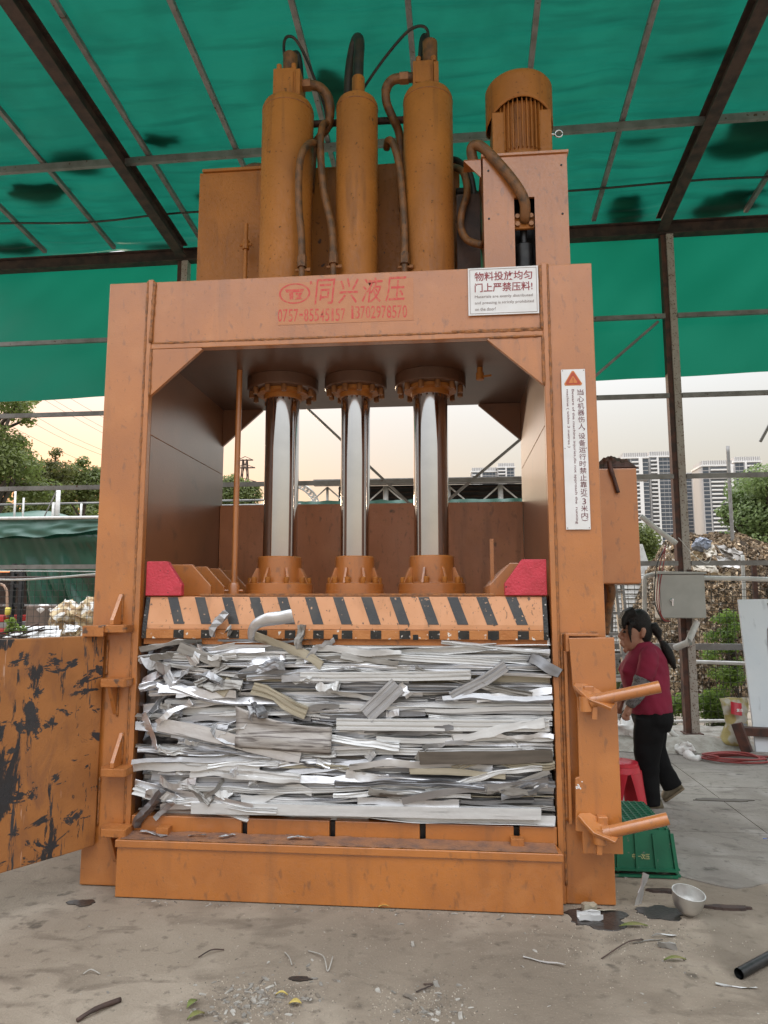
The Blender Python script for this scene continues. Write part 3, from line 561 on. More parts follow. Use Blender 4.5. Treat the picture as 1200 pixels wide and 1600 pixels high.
for j in range(3):
    o = rows*n + j*n if j == 0 else base + (j-1)*n; o2 = base + j*n
    for k in range(n): fs.append((o+k, o+(k+1) % n, o2+(k+1) % n, o2+k))
cw.add(vs, fs); build(cw, 'fan_cowl', M['paint_cyl'], mt, smooth=35, solid=.006)
ey = T(873, 209, .76); k = MB(); k.tube([(ey.x + .026*math.cos(a*.2618), .76, ey.z + .026*math.sin(a*.2618)) for a in range(25)], .006, 8); k.cyl((mc[0] + .2, .76, ey.z), (ey.x - .026, .76, ey.z), .009, n=8)
build(k, 'lifting_eye', M['chrome'], mt, smooth=True)
# inside the press: guide pipe, flat bar, grease stub
a = T(374, 600, .45); gp = build(MB().cyl((a.x, .45, 1.632), (a.x, .45, ZB), .019, n=14), 'guide_pipe', M['paint'], press, smooth=35)
build(MB().lathe([(.036, 1.634), (.036, 1.70), (.028, 1.72), (.02, 1.725)], (a.x, .45, 0), 16).cyl((a.x - .06, .45, 1.67), (a.x + .06, .45, 1.67), .008, n=8), 'pipe_foot', M['paint'], gp, smooth=35)
a = T(768, 842, .6); build(MB().box(a.x - .012, a.x + .012, .59, .61, 1.634, a.z), 'flat_bar', M['paint'], press)
a = T(750, 590, .55); gs = build(MB().cyl((a.x, .55, a.z), (a.x, .55, ZB), .02, n=12).cyl((a.x, .55, a.z - .015), (a.x, .55, a.z + .03), .027, n=12), 'grease_stub', M['paint_cyl'], press, smooth=35)
build(MB().bar((a.x, .54, a.z), (a.x + .075, .54, a.z + .01), .012, .012), 'tap_handle', M['paint_cyl'], gs)
# wiring cabinet on the right flank with a painted rag on it
build(MB().box(XR + .002, 1.208, .6, .95, 1.712, 2.463), 'control_cabinet', M['paint'], press, bevel=.008)
hose([T(950,905,.7), T(955,925,.7), T(950,950,.75), T(945,990,.8)], .03, M['hose_paint'], 'cable')
hose([T(945,905,.72), T(947,930,.72), T(944,975,.8)], .022, M['rust_red'], 'cable')
rg = MB(); a = T(958, 733, .72)
def rag(u, v):
    x = a.x - .13 + u * .26; y = .60 + v * .3; e = math.sin(math.pi * u) ** .6 * math.sin(math.pi * v) ** .5
    return (x, y, 2.466 + .10 * e * (.85 + .4 * noise.noise((u*4, v*4, 1))) + .03 * noise.noise((u*9, v*7, 6)) * e)
rg.grid(rag, 18, 14); build(rg, 'paint_soaked_rag', M['rust_red'], solid=.006, label='brown paint soaked rag lying on the cabinet at the side of the press', cat='rag') 
build(MB().tube(spline([T(952,722,.62), T(955,735,.585), T(960,750,.582), T(966,770,.582)], 5), [.016]*8 + [.013]*8, 8), 'rag_tail', M['rust_red'], bpy.data.objects['paint_soaked_rag'], smooth=True)
build(MB().cyl((XR, .3, 2.62), (XR + .03, .3, 2.62), .008, n=8), 'stub_bolt', M['rust'], press)
# ---------------------------------------------------------------- side door, hinges
dm = mat('scraped_door_paint', (.40,.16,.047), .45, 0, (.32,.125,.038), 6, bump=.2, bscale=90)
t = dm.node_tree; p = t.nodes['Principled BSDF']; basec = p.inputs['Base Color'].links[0].from_socket
tcn = t.nodes.new('ShaderNodeTexCoord')
def thr(prev, sc, vec, l, h, colr, det=6, dist=0.0):
    mp = t.nodes.new('ShaderNodeMapping'); mp.inputs['Scale'].default_value = vec; t.links.new(tcn.outputs['Object'], mp.inputs[0])
    n = t.nodes.new('ShaderNodeTexNoise'); n.inputs['Scale'].default_value = sc; n.inputs['Detail'].default_value = det; n.inputs['Distortion'].default_value = dist; n.inputs['Roughness'].default_value = .68
    t.links.new(mp.outputs[0], n.inputs['Vector'])
    r = t.nodes.new('ShaderNodeMapRange'); r.inputs[1].default_value = l; r.inputs[2].default_value = h; t.links.new(n.outputs['Fac'], r.inputs[0])
    x = t.nodes.new('ShaderNodeMix'); x.data_type = 'RGBA'; t.links.new(r.outputs[0], x.inputs[0]); t.links.new(prev, x.inputs[6]); x.inputs[7].default_value = (*colr, 1)
    return x.outputs[2]
c_ = thr(basec, 5.0, (1, 1, .35), .54, .68, (.24,.10,.045), 8, .5)
c_ = thr(c_, 6.5, (1, 1, .24), .555, .575, (.03,.028,.03), 12, .5)       # vertical scrapes
c_ = thr(c_, 4.5, (.9, .9, 1.0), .60, .615, (.04,.038,.04), 11, .3)
c_ = thr(c_, 17.0, (1, 1, .10), .59, .615, (.045,.042,.045), 7)
c_ = thr(c_, 7.5, (.6, .6, 1.2), .585, .605, (.03,.03,.034), 10, .6)         # blocks of bare black steel
c_ = thr(c_, 16.0, (1, 1, .08), .66, .68, (.52,.30,.2), 4)
t.links.new(c_, p.inputs['Base Color']); M['door'] = dm
DD = Vector((-.525, -.851, 0)).normalized(); DN = Vector((-DD.y, DD.x, 0)) * -1          # along the door, and its outward normal
DP = Vector((-2.03, -.02, 0)); DL = 2.3; DT = .07
m = MB(); vs = []
for z in (.225, 1.402):
    for s_, k in ((0, 0), (DL, 0), (DL, 1), (0, 1)): q = DP + DD * s_ + DN * (DT * k); vs.append((q.x, q.y, z))
m.add(vs, [(0,3,2,1),(4,5,6,7),(0,1,5,4),(1,2,6,5),(2,3,7,6),(3,0,4,7)])
door = build(m, 'side_door', M['door'], press, bevel=.006, label='heavy orange steel door scraped black on its inner face, swung open')
for z in (.34, .75, 1.15): 
    q0 = DP + DD * .1 + DN * (DT + .045) * 1; q1 = DP + DD * DL + DN * (DT + .045)
    if DN.y > 0 or True: build(MB().bar((q0.x, q0.y, z), (q1.x, q1.y, z), .088, .10), 'door_stiffener', M['paint'], door)
# hinge barrel and lugs on the left column
hp = T(166, 985, -.05); HX = hp.x - .0
LUGS = (('up', 982, 1), ('dn', 1066, -1), ('up', 1204, 1), ('dn', 1297, -1))
for nm, py, sg in LUGS:
    z = T(188, py, -.05).z; xl = T(158, py, -.05).x; xr = T(207, py, -.02).x
    lg = build(MB().prism([(xl, -.06), (xl + .03, -.115), (xr - .01, -.115), (xr, -.10), (xr, .002), (xl + .02, .002)], 'z', z - .022, z + .022), 'hinge_lug', M['paint_old'], press, bevel=.004)
    x = T(180, py, -.03).x
    if sg > 0: build(MB().prism([(.002, z + .023), (-.10, z + .023), (-.10, z + .05), (.002, z + .20)], 'x', x, x + .022), 'lug_gusset', M['paint'], lg, bevel=.002)
    else: build(MB().prism([(.002, z - .023), (-.09, z - .023), (-.07, z - .06), (.002, z - .19)], 'x', x - .02, x + .002), 'lug_gusset', M['paint'], lg, bevel=.002)
    weld([(x + .024 if sg > 0 else x + .006, -.001, z + sg * .03), (x + .024 if sg > 0 else x + .006, -.001, z + sg * .2)], .006)
a = T(140, 985, -.1); build(MB().prism([(a.x - .03, -.13), (a.x + .10, -.13), (-2.03, -.03), (-2.03, .0), (a.x + .0, -.0)], 'z', a.z - .035, a.z + .028), 'door_strap', M['paint_old'], press, bevel=.004)
weld([(-2.02, -.002, T(180,1000,0).z), (-2.02, -.002, T(180,1055,0).z)], .006); weld([(-2.03, -.002, T(175,1215,0).z), (-2.03, -.002, T(175,1290,0).z)], .006)
# ---------------------------------------------------------------- lock strip and latches on the right column
YP = -.10
poly = [T(px, py, YP) for px, py in ((889,997),(960,996),(974,1335),(911,1334),(910,1300),(900,1299),(899,1216),(905,1214),(902,1090),(895,1072))]
lk = build(MB().prism([(q.x, q.z) for q in poly], 'y', YP, YP + .018), 'lock_plate', M['paint'], press, bevel=.003)
build(MB().box(.618, .634, YP + .02, .002, 1.33, 1.425), 'lock_web', M['paint'], lk, bevel=.002)
build(MB().box(.634, .80, YP + .05, .002, 1.411, 1.425), 'lock_web', M['paint'], lk, bevel=.002)
build(MB().box(.612, .628, YP + .06, .002, .42, 1.329), 'lock_web', M['paint'], lk, bevel=.002)
build(MB().box(.70, .718, YP + .02, .002, .31, 1.40), 'lock_web', M['paint'], lk)
weld([(.606, -.002, .43), (.606, -.002, 1.42), (.80, -.002, 1.43)], .009)
a = T(901, 1228, YP); m = MB()
for k in range(7):
    an = rnd.uniform(0, 6.28); rr = rnd.uniform(.004, .014); m.lathe([(.006, YP - .0012), (.006, YP - .0003)], (0, 0, 0), 6)
m = MB()
for k in range(9): 
    x = a.x + rnd.uniform(-.006, .03); z = a.z + rnd.uniform(-.02, .02); m.box(x, x + rnd.uniform(.004, .012), YP - .001 - k*.0001, YP - .0002, z, z + rnd.uniform(.003, .012))
build(m, 'paint_chip', M['sign'], lk)
for (lx, ly, rx_, ry_, px0, py0, px1, py1, hx, hy) in ((897,1071,958,1105, 930,1094,1031,1073, 928,1124), (904,1274,964,1313, 952,1300,1044,1279, 936,1335)):
    A = T(lx, ly, -.12); B = T(rx_, ry_, -.20); d = (B - A).normalized()
    lv = MB(); up_ = Vector((0, -.45, .9)); side = d.cross(up_).normalized(); upn = side.cross(d).normalized(); vs = []; prof = [(-.0, -.012), (.18, -.050), (.5, -.062), (.8, -.040), (1.0, -.030), (1.0, .028), (.8, .036), (.5, .055), (.18, .03), (0, .012)]
    L_ = (B - A).length
    for s_ in (-.010, .010):
        for tt, ww in prof: vs.append(A + d * (tt * L_) + side * ww + upn * s_)
    n = len(prof); lv.add(vs, [tuple(range(n)), tuple(range(2*n-1, n-1, -1))] + [(i, (i+1) % n, n+(i+1) % n, n+i) for i in range(n)])
    lt = build(lv, 'latch', M['paint'], press, bevel=.003)
    P0 = T(px0, py0, -.17); P1 = T(px1, py1, -.22); hd = (P1 - P0).normalized()
    build(MB().tube([P0 - hd*.03, P0 + hd * .005, P0 + hd * .006, P1], [.036, .036, .031, .031], 20), 'handle', M['paint'], lt, smooth=35)
    build(MB().cyl(P0 - hd*.05 - Vector((0,0,.045)), P0 - hd*.05 + Vector((0,0,.03)), .034, n=20), 'pivot', M['paint'], lt, smooth=35)
    q = T(hx, hy, -.17); Cm = A.lerp(B, .5)
    build(MB().bar((q.x, q.y, q.z), (q.x + .01, q.y, Cm.z - .012), .026, .03, (0, 1, 0)), 'stop_tab', M['paint'], lt, bevel=.002)
    build(MB().box(P0.x - .05, P0.x + .0, -.15, YP - .0005, Cm.z - .02, Cm.z + .05), 'latch_boss', M['paint'], lt, bevel=.004)
# ---------------------------------------------------------------- signs and stencil
def flat(name, verts, faces, x, z, y, material, parent, rot=False, tk=.0):
    m = MB(); vs = [((x + (b if rot else a)), y, (z + (-a if rot else b))) for a, b in verts]; m.add(vs, faces)
    o = bpy.data.objects.new(name, to_mesh(m, name, material, False, False)); put(o, parent, (0, 0, 0)); return o
def sign_text(body, px0, py0, px1, py1, Y, material, parent, bold=.0, name='lettering', shear=0):
    a = at(px0, py1, Y); b = at(px1, py0, Y); v, f, s = text_mb(body, b.x - a.x, b.z - a.z, bold, shear)
    return flat(name, v, f, a.x, a.z, Y, material, parent)
sg1 = build(MB().box(.121, .535, -.006, -.002, 3.287, 3.583), 'notice_sign', M['sign'], press, bevel=.001, label='square white notice sign with dark red writing, screwed to the top beam')
Y1 = -.0075
def rect_line(x0, x1, z0, z1, wd, y, material, parent):
    build(MB().box(x0, x1, y, y + .0012, z0, z0 + wd).box(x0, x1, y, y + .0012, z1 - wd, z1).box(x0, x0 + wd, y, y + .0012, z0 + wd, z1 - wd).box(x1 - wd, x1, y, y + .0012, z0 + wd, z1 - wd), 'border_line', material, parent)
rect_line(.131, .525, 3.296, 3.574, .0022, -.0074, M['sign_grey'], sg1)
def sline(body, x0, x1, z0, z1, parent, material, bold=0, y=Y1):
    v, f, s = text_mb(body, x1 - x0, z1 - z0, bold); return flat('lettering', v, f, x0, z0, y, material, parent)
sline('物料投放均匀', .160, .500, 3.500, 3.556, sg1, M['sign_red'], .012)
sline('门上严禁压料!', .160, .500, 3.430, 3.486, sg1, M['sign_red'], .012)
sline('Materials are evenly distributed', .160, .500, 3.388, 3.410, sg1, M['sign_grey'], .0)
sline('and pressing is strictly prohibited', .160, .505, 3.350, 3.372, sg1, M['sign_grey'], .0)
sline('on the door!', .160, .282, 3.314, 3.334, sg1, M['sign_grey'], .0)
sg2 = build(MB().box(.650, .786, -.008, -.003, 2.003, 2.938), 'warning_sign', M['sign'], press, bevel=.001, label='tall narrow white warning sign with red triangle on the right column')
Y2 = -.0092
tcx = .716; 
def tri(cx, cz, r, y, y2, material):
    return build(MB().prism([(cx + r * math.cos(R(a)) * 1.02, cz + r * math.sin(R(a))) for a in (84, 96, 204, 216, 324, 336)], 'y', y, y2), 'warning_triangle', material, sg2)
tri(tcx, 2.873, .055, -.0095, -.0085, M['warn_or']); tri(tcx, 2.873, .046, -.0105, -.0096, M['warn_red']); tri(tcx, 2.870, .026, -.0115, -.0106, M['warn_or'])
v, f, s = text_mb('!', None, .028, .02); flat('lettering', v, f, tcx - s[0]/2, 2.857, -.0125, M['warn_red'], sg2)
chars = '当心机器伤人,设备运行时禁止靠近(3米内)'; z = 2.818; hgt = .0375
for ch in chars:
    if ch == ',': v, f, s = text_mb('，', .010, .014, .01); flat('lettering', v, f, .764, z - .004, Y2, M['sign_dark'], sg2); z -= .016; continue
    if ch in '()':
        v, f, s = text_mb(ch, .010, .036, .0); flat('lettering', [(a, b) for a, b in v], f, .738, z - .0, Y2, M['sign_dark'], sg2, rot=True); z -= .016; continue
    wd = .020 if ch == '3' else .037
    v, f, s = text_mb(ch, wd, .0345, .004); flat('lettering', v, f, .757 - wd/2 - .002, z - .036, Y2, M['sign_dark'], sg2); z -= hgt + .0028
def vline(body, x, z0, z1, hgt):
    v, f, s = text_mb(body, z0 - z1, hgt, .004); flat('lettering', v, f, x, z0, Y2, M['sign_dark'], sg2, rot=True)
vline('Beware of the machine injuries,do not approach the  running', .702, 2.818, 2.035, .0185)
vline('machine ( within 3 metres )', .672, 2.818, 2.475, .0175)
for x in (.658, .778):
    for z in (2.012, 2.93, 2.47): build(MB().cyl((x, -.0095, z), (x, -.0085, z), .003, n=8), 'rivet', M['sign_grey'], sg2)
# sprayed stencil on the beam
def ring(px, py, rx_, rz_, wd, y):
    m = MB(); n = 40; c = at(px, py, 0); vs = []
    for k in range(n):
        a = 2 * math.pi * k / n
        for q in (1, 1 - wd): vs.append((c.x + rx_ * q * math.cos(a), y, c.z + rz_ * q * math.sin(a)))
    m.add(vs, [(2*k, 2*((k+1) % n), 2*((k+1) % n)+1, 2*k+1) for k in range(n)]); return m
YS = .0055
patch = MB(); a = at(434, 506, 0); b = at(642, 438, 0)
hl = build(MB().box(a.x, b.x + .015, .0062, .0072, a.z - .006, b.z + .02), 'stencil_patch', M['halo'], bm_)
logo = build(ring(460, 458, .098, .066, .13, YS), 'company_logo', M['stencil'], press, recalc=False, label='red sprayed oval logo')
c = at(460, 458, 0)
lm = MB(); y = YS
lm.add([(c.x-.06,y,c.z+.028),(c.x+.06,y,c.z+.028),(c.x+.052,y,c.z+.008),(c.x-.052,y,c.z+.008)], [(0,1,2,3)])
lm.add([(c.x-.035,y,c.z+.012),(c.x-.008,y,c.z+.012),(c.x-.008,y,c.z-.038),(c.x-.03,y,c.z-.038)], [(0,1,2,3)])
lm.add([(c.x+.0,y,c.z+.004),(c.x+.022,y,c.z+.004),(c.x+.05,y,c.z-.038),(c.x+.028,y,c.z-.038)], [(0,1,2,3)])
lm.add([(c.x+.03,y,c.z+.004),(c.x+.05,y,c.z+.004),(c.x+.024,y,c.z-.038),(c.x+.003,y,c.z-.038)], [(0,1,2,3)])
lm.v = [(v[0], v[1] - .0002*(i//4), v[2]) for i, v in enumerate(lm.v)]
build(lm, 'logo_letters', M['stencil'], logo, recalc=False)
v, f, s = text_mb('R', None, .022, .02); q = at(484, 444, 0); flat('lettering', v, f, q.x, q.z, YS, M['stencil'], logo)
for i, ch in enumerate('同兴液压'):
    x0 = 491 + i * 37; o = sign_text(ch, x0, 435 - i*1.2, x0 + 33, 476 - i*1.4, YS, M['stencil'], press, .006, 'stencil_character', .12)
for i, ch in enumerate('0757-85545157'):
    if ch == '-':
        qa = at(467.5, 494, YS); qb = at(473, 490, YS); build(MB().box(qa.x, qb.x, YS, YS + .0006, qa.z, qb.z), 'stencil_digit', M['stencil'], press); continue
    x0 = 434 + i * 8.3 if i < 4 else 475 + (i - 5) * 8.2; sign_text(ch, x0 + (2 if ch == '1' else 0), 483 - i*.12, x0 + (5.5 if ch == '1' else 7), 503 - i*.12, YS, M['stencil'], press, .006, 'stencil_digit')
for i, ch in enumerate('13702978570'):
    x0 = 547 + i * 8.2; sign_text(ch, x0 + (2 if ch == '1' else 0), 478 - i*.15, x0 + (5.5 if ch == '1' else 7), 498 - i*.15, YS, M['stencil'], press, .006, 'stencil_digit')
# ---------------------------------------------------------------- scrap aluminium in the chamber
def alu(name, c, c2, rough, metal, dark=(.10,.09,.085), lo3=.60):
    return mat(name, c, rough, metal, c2, 5, .35, .7, bump=.25, bscale=25, obj=True, stretch=(.6,8,8), col3=dark, scale3=9, lo3=lo3+.03, hi3=lo3+.16, stretch3=(.35,8,8))
ALU = [alu('aluminium_bright', (.78,.78,.79), (.66,.66,.68), .42, .85), alu('aluminium_dull', (.52,.52,.53), (.40,.40,.41), .54, .8),
       alu('aluminium_white', (.70,.70,.69), (.58,.575,.565), .45, .3), alu('aluminium_dirty', (.40,.385,.36), (.27,.255,.235), .52, .6, (.09,.07,.055), .52),
       alu('aluminium_cream', (.46,.41,.31), (.34,.30,.22), .5, .2, (.2,.15,.1), .58), alu('aluminium_grey', (.28,.28,.29), (.20,.20,.21), .42, .8),
       alu('aluminium_bronze', (.17,.145,.12), (.11,.095,.08), .45, .5)]
PICK = [0]*9 + [1]*7 + [2]*10 + [3]*5 + [4]*1 + [5]*4
def profile(kind, w, h, t=.003):
    if kind == 'U': return [(-w/2,-h/2),(w/2,-h/2),(w/2,h/2),(w/2-t,h/2),(w/2-t,-h/2+t),(-w/2+t,-h/2+t),(-w/2+t,h/2),(-w/2,h/2)]
    if kind == 'L': return [(-w/2,-h/2),(w/2,-h/2),(w/2,-h/2+t),(-w/2+t,-h/2+t),(-w/2+t,h/2),(-w/2,h/2)]
    if kind == 'B': return [(-w/2,-h/2),(w/2,-h/2),(w/2,h/2),(-w/2,h/2)]
    if kind == 'S': return [(-w/2,-h*.1),(w/2,-h*.1),(w/2,h*.1),(-w/2,h*.1)]
    if kind == 'G': return [(-w/2,-h/2),(w/2,-h/2),(w/2,h/2),(-w/2,h/2),(-w/2,h*.36),(-w/2+.007,h*.33),(-w/2+.007,h*.20),(-w/2,h*.17),(-w/2,-h*.05),(-w/2+.007,-h*.08),(-w/2+.007,-h*.25),(-w/2,-h*.28)]
    if kind == 'R': return [(-w/2,-h/2),(w/2,-h/2),(w/2,h/2),(-w/2,h/2),(-w/2,h*.30),(-w/2+.006,h*.22),(-w/2+.006,-h*.05),(-w/2,-h*.12)]
    return [(-t/2,-h/2),(t/2,-h/2),(t/2,h/2),(-t/2,h/2)]
def strip(p, L, ang, kind, w, h, seed, bend=.02, crush=.3, twist=.2, roll=0., seg=None, mt=None, name='aluminium_offcut', label=None, group=None, yaw=0.):
    pr = profile(kind, w, h); n = len(pr); seg = seg or max(5, int(L / .06)); m = MB(); vs = []
    for i in range(seg + 1):
        u = i / seg; x = (u - .5) * L
        dz = bend * noise.noise((u * 1.6, seed, 0)) * 1.6 + bend * .35 * noise.noise((u * 6, seed, 2)); dy = bend * .8 * noise.noise((u * 1.9, seed, 5))
        ro = roll + twist * noise.noise((u * 2.2, seed, 8)) * 2; cs, sn = math.cos(ro), math.sin(ro)
        k1 = 1 - crush * max(0, noise.noise((u * 3.5, seed, 11))) * 1.5; k2 = 1 + crush * .4 * noise.noise((u * 4.5, seed, 14))
        for j, (a, b) in enumerate(pr):
            a2 = a * k2 + crush * .010 * noise.noise((u * 8, seed, j * 3.1)); b2 = b * k1 + crush * .010 * noise.noise((u * 7, seed + 9, j * 2.3)) + (.007 * noise.noise((u * 8, seed, j * 1.7)) if crush > .7 else 0)
            if i in (0, seg): x2 = x + .012 * noise.noise((seed, j, i)) 
            else: x2 = x
            vs.append((x2, dy + a2 * cs - b2 * sn, dz + a2 * sn + b2 * cs))
    fs = [(i*n + k, i*n + (k+1) % n, (i+1)*n + (k+1) % n, (i+1)*n + k) for i in range(seg) for k in range(n)] + [tuple(range(n-1, -1, -1)), tuple(seg*n + k for k in range(n))]
    m.add(vs, fs); me = to_mesh(m, name, mt, 28 if crush < .7 else False); o = inst(me, name, None, p, rot=(0, ang, yaw)); return tag(o, label, 'scrap metal', group)
def clampx(x, L): return max(XIL + .01 + L/2, min(XIR - .01 - L/2, x))
Z0, Z1 = .408, 1.368; sd_ = 100
LB_LONG = 'long silver aluminium strip pressed flat in the bale between the columns'
LB_SHORT = 'short crumpled aluminium scrap wedged among the longer strips of the bale'
GL, GS = 'long aluminium strips in the bale', 'short aluminium scraps in the bale'
n_long = n_short = 0
# front and second layer of long pieces
rows = 60
for layer in (0, 1):
    for r in range(rows if layer == 0 else 34):
        z = Z0 + (Z1 - Z0) * (r + .5) / (rows if layer == 0 else 34); f = (z - Z0) / (Z1 - Z0); x = XIL + rnd.uniform(0, .22)
        if f > .35: x += rnd.uniform(0, .35)
        while x < XIR - .15:
            L = rnd.choice((.4, .6, .9, 1.2, 1.6, 1.9, 2.2, 2.3)); L = min(L, XIR - .012 - x)
            if L < .15: break
            kind = rnd.choice('UUULLRRGGGBSSF'); h = rnd.choice((rnd.uniform(.012, .026), rnd.uniform(.012, .026), rnd.uniform(.022, .055))); w_ = rnd.uniform(.02, .05)
            if f > .38 and f < .6 and x < -1.0: L *= .6
            yy = (.015 if layer == 0 else .075) + rnd.uniform(-.022, .03) + w_/2 * .3
            sd_ += 1.37
            strip((clampx(x + L/2, L), yy, z + rnd.uniform(-.008, .008)), L, rnd.gauss(0, .012 if L > .8 else .05), kind, w_, h, sd_, bend=(.006 + .018 * rnd.random()) * (1.8 if x < -1 else 1), crush=rnd.uniform(.1, .6), twist=rnd.uniform(.0, .25), roll=(rnd.choice((1.57, 1.57, 0)) if kind in 'UL' else rnd.choice((0, 0, .2, -.2))) + rnd.gauss(0, .10),
                  mt=ALU[rnd.choice(PICK)], name='aluminium_strip', label=LB_LONG if L >= .5 else LB_SHORT, group=GL if L >= .5 else GS)
            if L >= .5: n_long += 1
            else: n_short += 1
            x += L + rnd.uniform(.0, .06)
            if n_long + n_short > 340: break
# crumpled short pieces, mostly at the left
for k in range(46):
    f = rnd.random(); left = rnd.random() < .75
    x = XIL + .06 + abs(rnd.gauss(0, .40)) if left else rnd.uniform(-1.3, XIR - .06)
    if not left and rnd.random() < .3: x = XIR - .05 - abs(rnd.gauss(0, .05))
    L = rnd.uniform(.08, .26); x = max(XIL + .06, min(XIR - .06, x)); sd_ += 1.9; an = rnd.gauss(0, .35)
    if x < XIL + L * .5 or x > XIR - L * .5: an = rnd.choice((-1, 1)) * rnd.uniform(.9, 1.4)
    strip((x, rnd.uniform(-.035, .015), Z0 + .03 + (Z1 - Z0 - .05) * f), L, an, rnd.choice('UUGLFFFR'), rnd.uniform(.025, .05), rnd.uniform(.025, .065), sd_, bend=.028, crush=.75, twist=.35, roll=rnd.uniform(-.8, .8), seg=8,
          mt=ALU[rnd.choice(PICK)], label=LB_SHORT, group=GS, yaw=rnd.gauss(0, .35))
# bent lengths lying askew over the whole face, tangled with the straight ones
for k in range(62):
    f = rnd.random(); L = rnd.uniform(.25, .85); x = clampx(rnd.uniform(XIL, XIR), L); sd_ += 2.3
    strip((x, rnd.uniform(-.022, .004), Z0 + .03 + (Z1 - Z0 - .05) * f), L, rnd.gauss(0, .10), rnd.choice('UGLFRGF'), rnd.uniform(.02, .035), rnd.uniform(.02, .055), sd_, bend=rnd.uniform(.012, .034), crush=rnd.uniform(.3, .69), twist=rnd.uniform(.1, .35), roll=rnd.gauss(0, .25), seg=int(L / .035) + 4,
          mt=ALU[rnd.choice(PICK)], name='aluminium_strip', label=LB_LONG if L >= .5 else LB_SHORT, group=GL if L >= .5 else GS, yaw=rnd.gauss(0, .04))
# pieces that stand out
def pstrip(px0, py0, px1, py1, Y, kind, w_, h, mi, label, **k):
    a = at(px0, py0, Y); b = at(px1, py1, Y); d = b - a; return strip((a + b) / 2, d.length, -math.atan2(d.z, d.x), kind, w_, h, rnd.uniform(0, 99), mt=ALU[mi] if isinstance(mi, int) else mi, label=label, name=k.pop('name', 'aluminium_strip'), **k)
ALU.append(alu('aluminium_plate_soiled', (.46,.43,.40), (.34,.31,.285), .55, .35, (.15,.13,.12), .46))
a = at(366, 1128, -.06); 
def plate(u, v):
    q = Vector(at(368 + u * 150, 1103 + u * 32 + v * (64 - 20 * u) + 10 * math.sin(u * 3) * (1-v), -.030 - .02 * math.sin(u * 2.6) * (1 - .3 * v)))
    q.y += .012 * math.sin(v * 5 + u) + .008 * noise.noise((u * 5, v * 4, 1)); return q
build(MB().grid(plate, 22, 10), 'aluminium_plate', ALU[7], solid=.004, smooth=True, label='large soiled flat aluminium plate lying tilted in the left middle of the bale', cat='scrap metal')
pstrip(572, 1118, 622, 1070, -.022, 'G', .03, .10, 1, 'ribbed aluminium channel tilted upright in the middle of the bale', bend=.005, crush=.1, twist=.05)
pstrip(625, 1068, 640, 1088, -.022, 'F', .02, .05, 0, 'small bent silver flap beside the tilted ribbed channel', bend=.02, crush=.6)
pstrip(526, 1131, 858, 1134, -.022, 'G', .03, .062, 2, 'long pale box section across the right middle of the bale', bend=.004, crush=.1, twist=.02)
pstrip(470, 1056, 735, 1056, -.022, 'G', .03, .05, 2, 'long white speckled strip in the upper middle of the bale', bend=.006, crush=.15, twist=.03)
pstrip(655, 1184, 863, 1180, -.022, 'U', .03, .07, 6, 'dark bronze channel at the right of the bale', bend=.01, crush=.2, twist=.05)
pstrip(300, 1262, 845, 1272, -.022, 'B', .03, .058, 2, 'long pale grey strip running along the bottom of the bale', bend=.004, crush=.1, twist=.02)
pstrip(248, 1130, 470, 1182, -.022, 'U', .03, .075, 0, 'long rounded bright strip sloping down under the soiled plate', bend=.01, crush=.2, twist=.1)
pstrip(706, 1090, 790, 1040, -.022, 'G', .03, .06, 1, 'ribbed strip slanting up to the right in the upper bale', bend=.008, crush=.3, twist=.1)
pstrip(780, 1235, 858, 1205, -.022, 'F', .02, .03, 3, 'flat grey bar slanting up at the right of the bale', bend=.004, crush=.1, twist=.05)
pstrip(282, 1010, 345, 1035, -.022, 'U', .03, .06, 3, 'broad dull channel lying askew at the upper left of the bale', bend=.01, crush=.4, twist=.2)
pstrip(395, 990, 500, 1045, -.022, 'L', .03, .05, 4, 'long beige angle strip hanging down from the striped panel', bend=.03, crush=.3, twist=.3)
pstrip(830, 1025, 872, 1055, -.022, 'U', .03, .06, 5, 'grey channel end poking out at the upper right of the bale', bend=.02, crush=.5, twist=.3)
pstrip(640, 1205, 790, 1212, -.022, 'F', .02, .035, 4, 'cream painted strip at the lower right of the bale', bend=.01, crush=.3, twist=.1)
pstrip(345, 1085, 360, 1060, -.022, 'U', .04, .06, 4, 'stubby beige channel standing upright above the soiled plate', bend=.01, crush=.2)
pstrip(395, 1075, 480, 1112, -.022, 'G', .03, .07, 4, 'ribbed beige channel with rust spots sloping above the soiled plate', bend=.02, crush=.3, twist=.1)
pstrip(240, 1275, 275, 1240, -.022, 'F', .02, .035, 1, 'folded strip bent over the sill at the lower left of the bale', bend=.05, crush=1.2, twist=1.0)
cu = MB(); pts = spline([at(392,1000,-.05), at(393,985,-.08), at(402,974,-.10), at(418,968,-.11), at(440,965,-.11), at(457,962,-.11)], 5)
nn = len(pts); vs = []
for i, q in enumerate(pts):
    u = i / (nn-1); hw = .016 + .022 * min(1, u * 1.6); d_ = (pts[min(i+1, nn-1)] - pts[max(i-1, 0)]).normalized(); s_ = Vector((-d_.z, -.25, d_.x)).normalized()
    for k in (-1, -.3, .3, 1): vs.append(q + s_ * (hw * k) + Vector((0, .008 * (k*k) + .005 * noise.noise((u*6, k, 2)), 0)))
cu.add(vs, [(i*4+k, i*4+k+1, (i+1)*4+k+1, (i+1)*4+k) for i in range(nn-1) for k in range(3)])
build(cu, 'aluminium_curl', ALU[0], solid=.003, smooth=45, label='bright curled strip sticking out over the striped panel', cat='scrap metal')
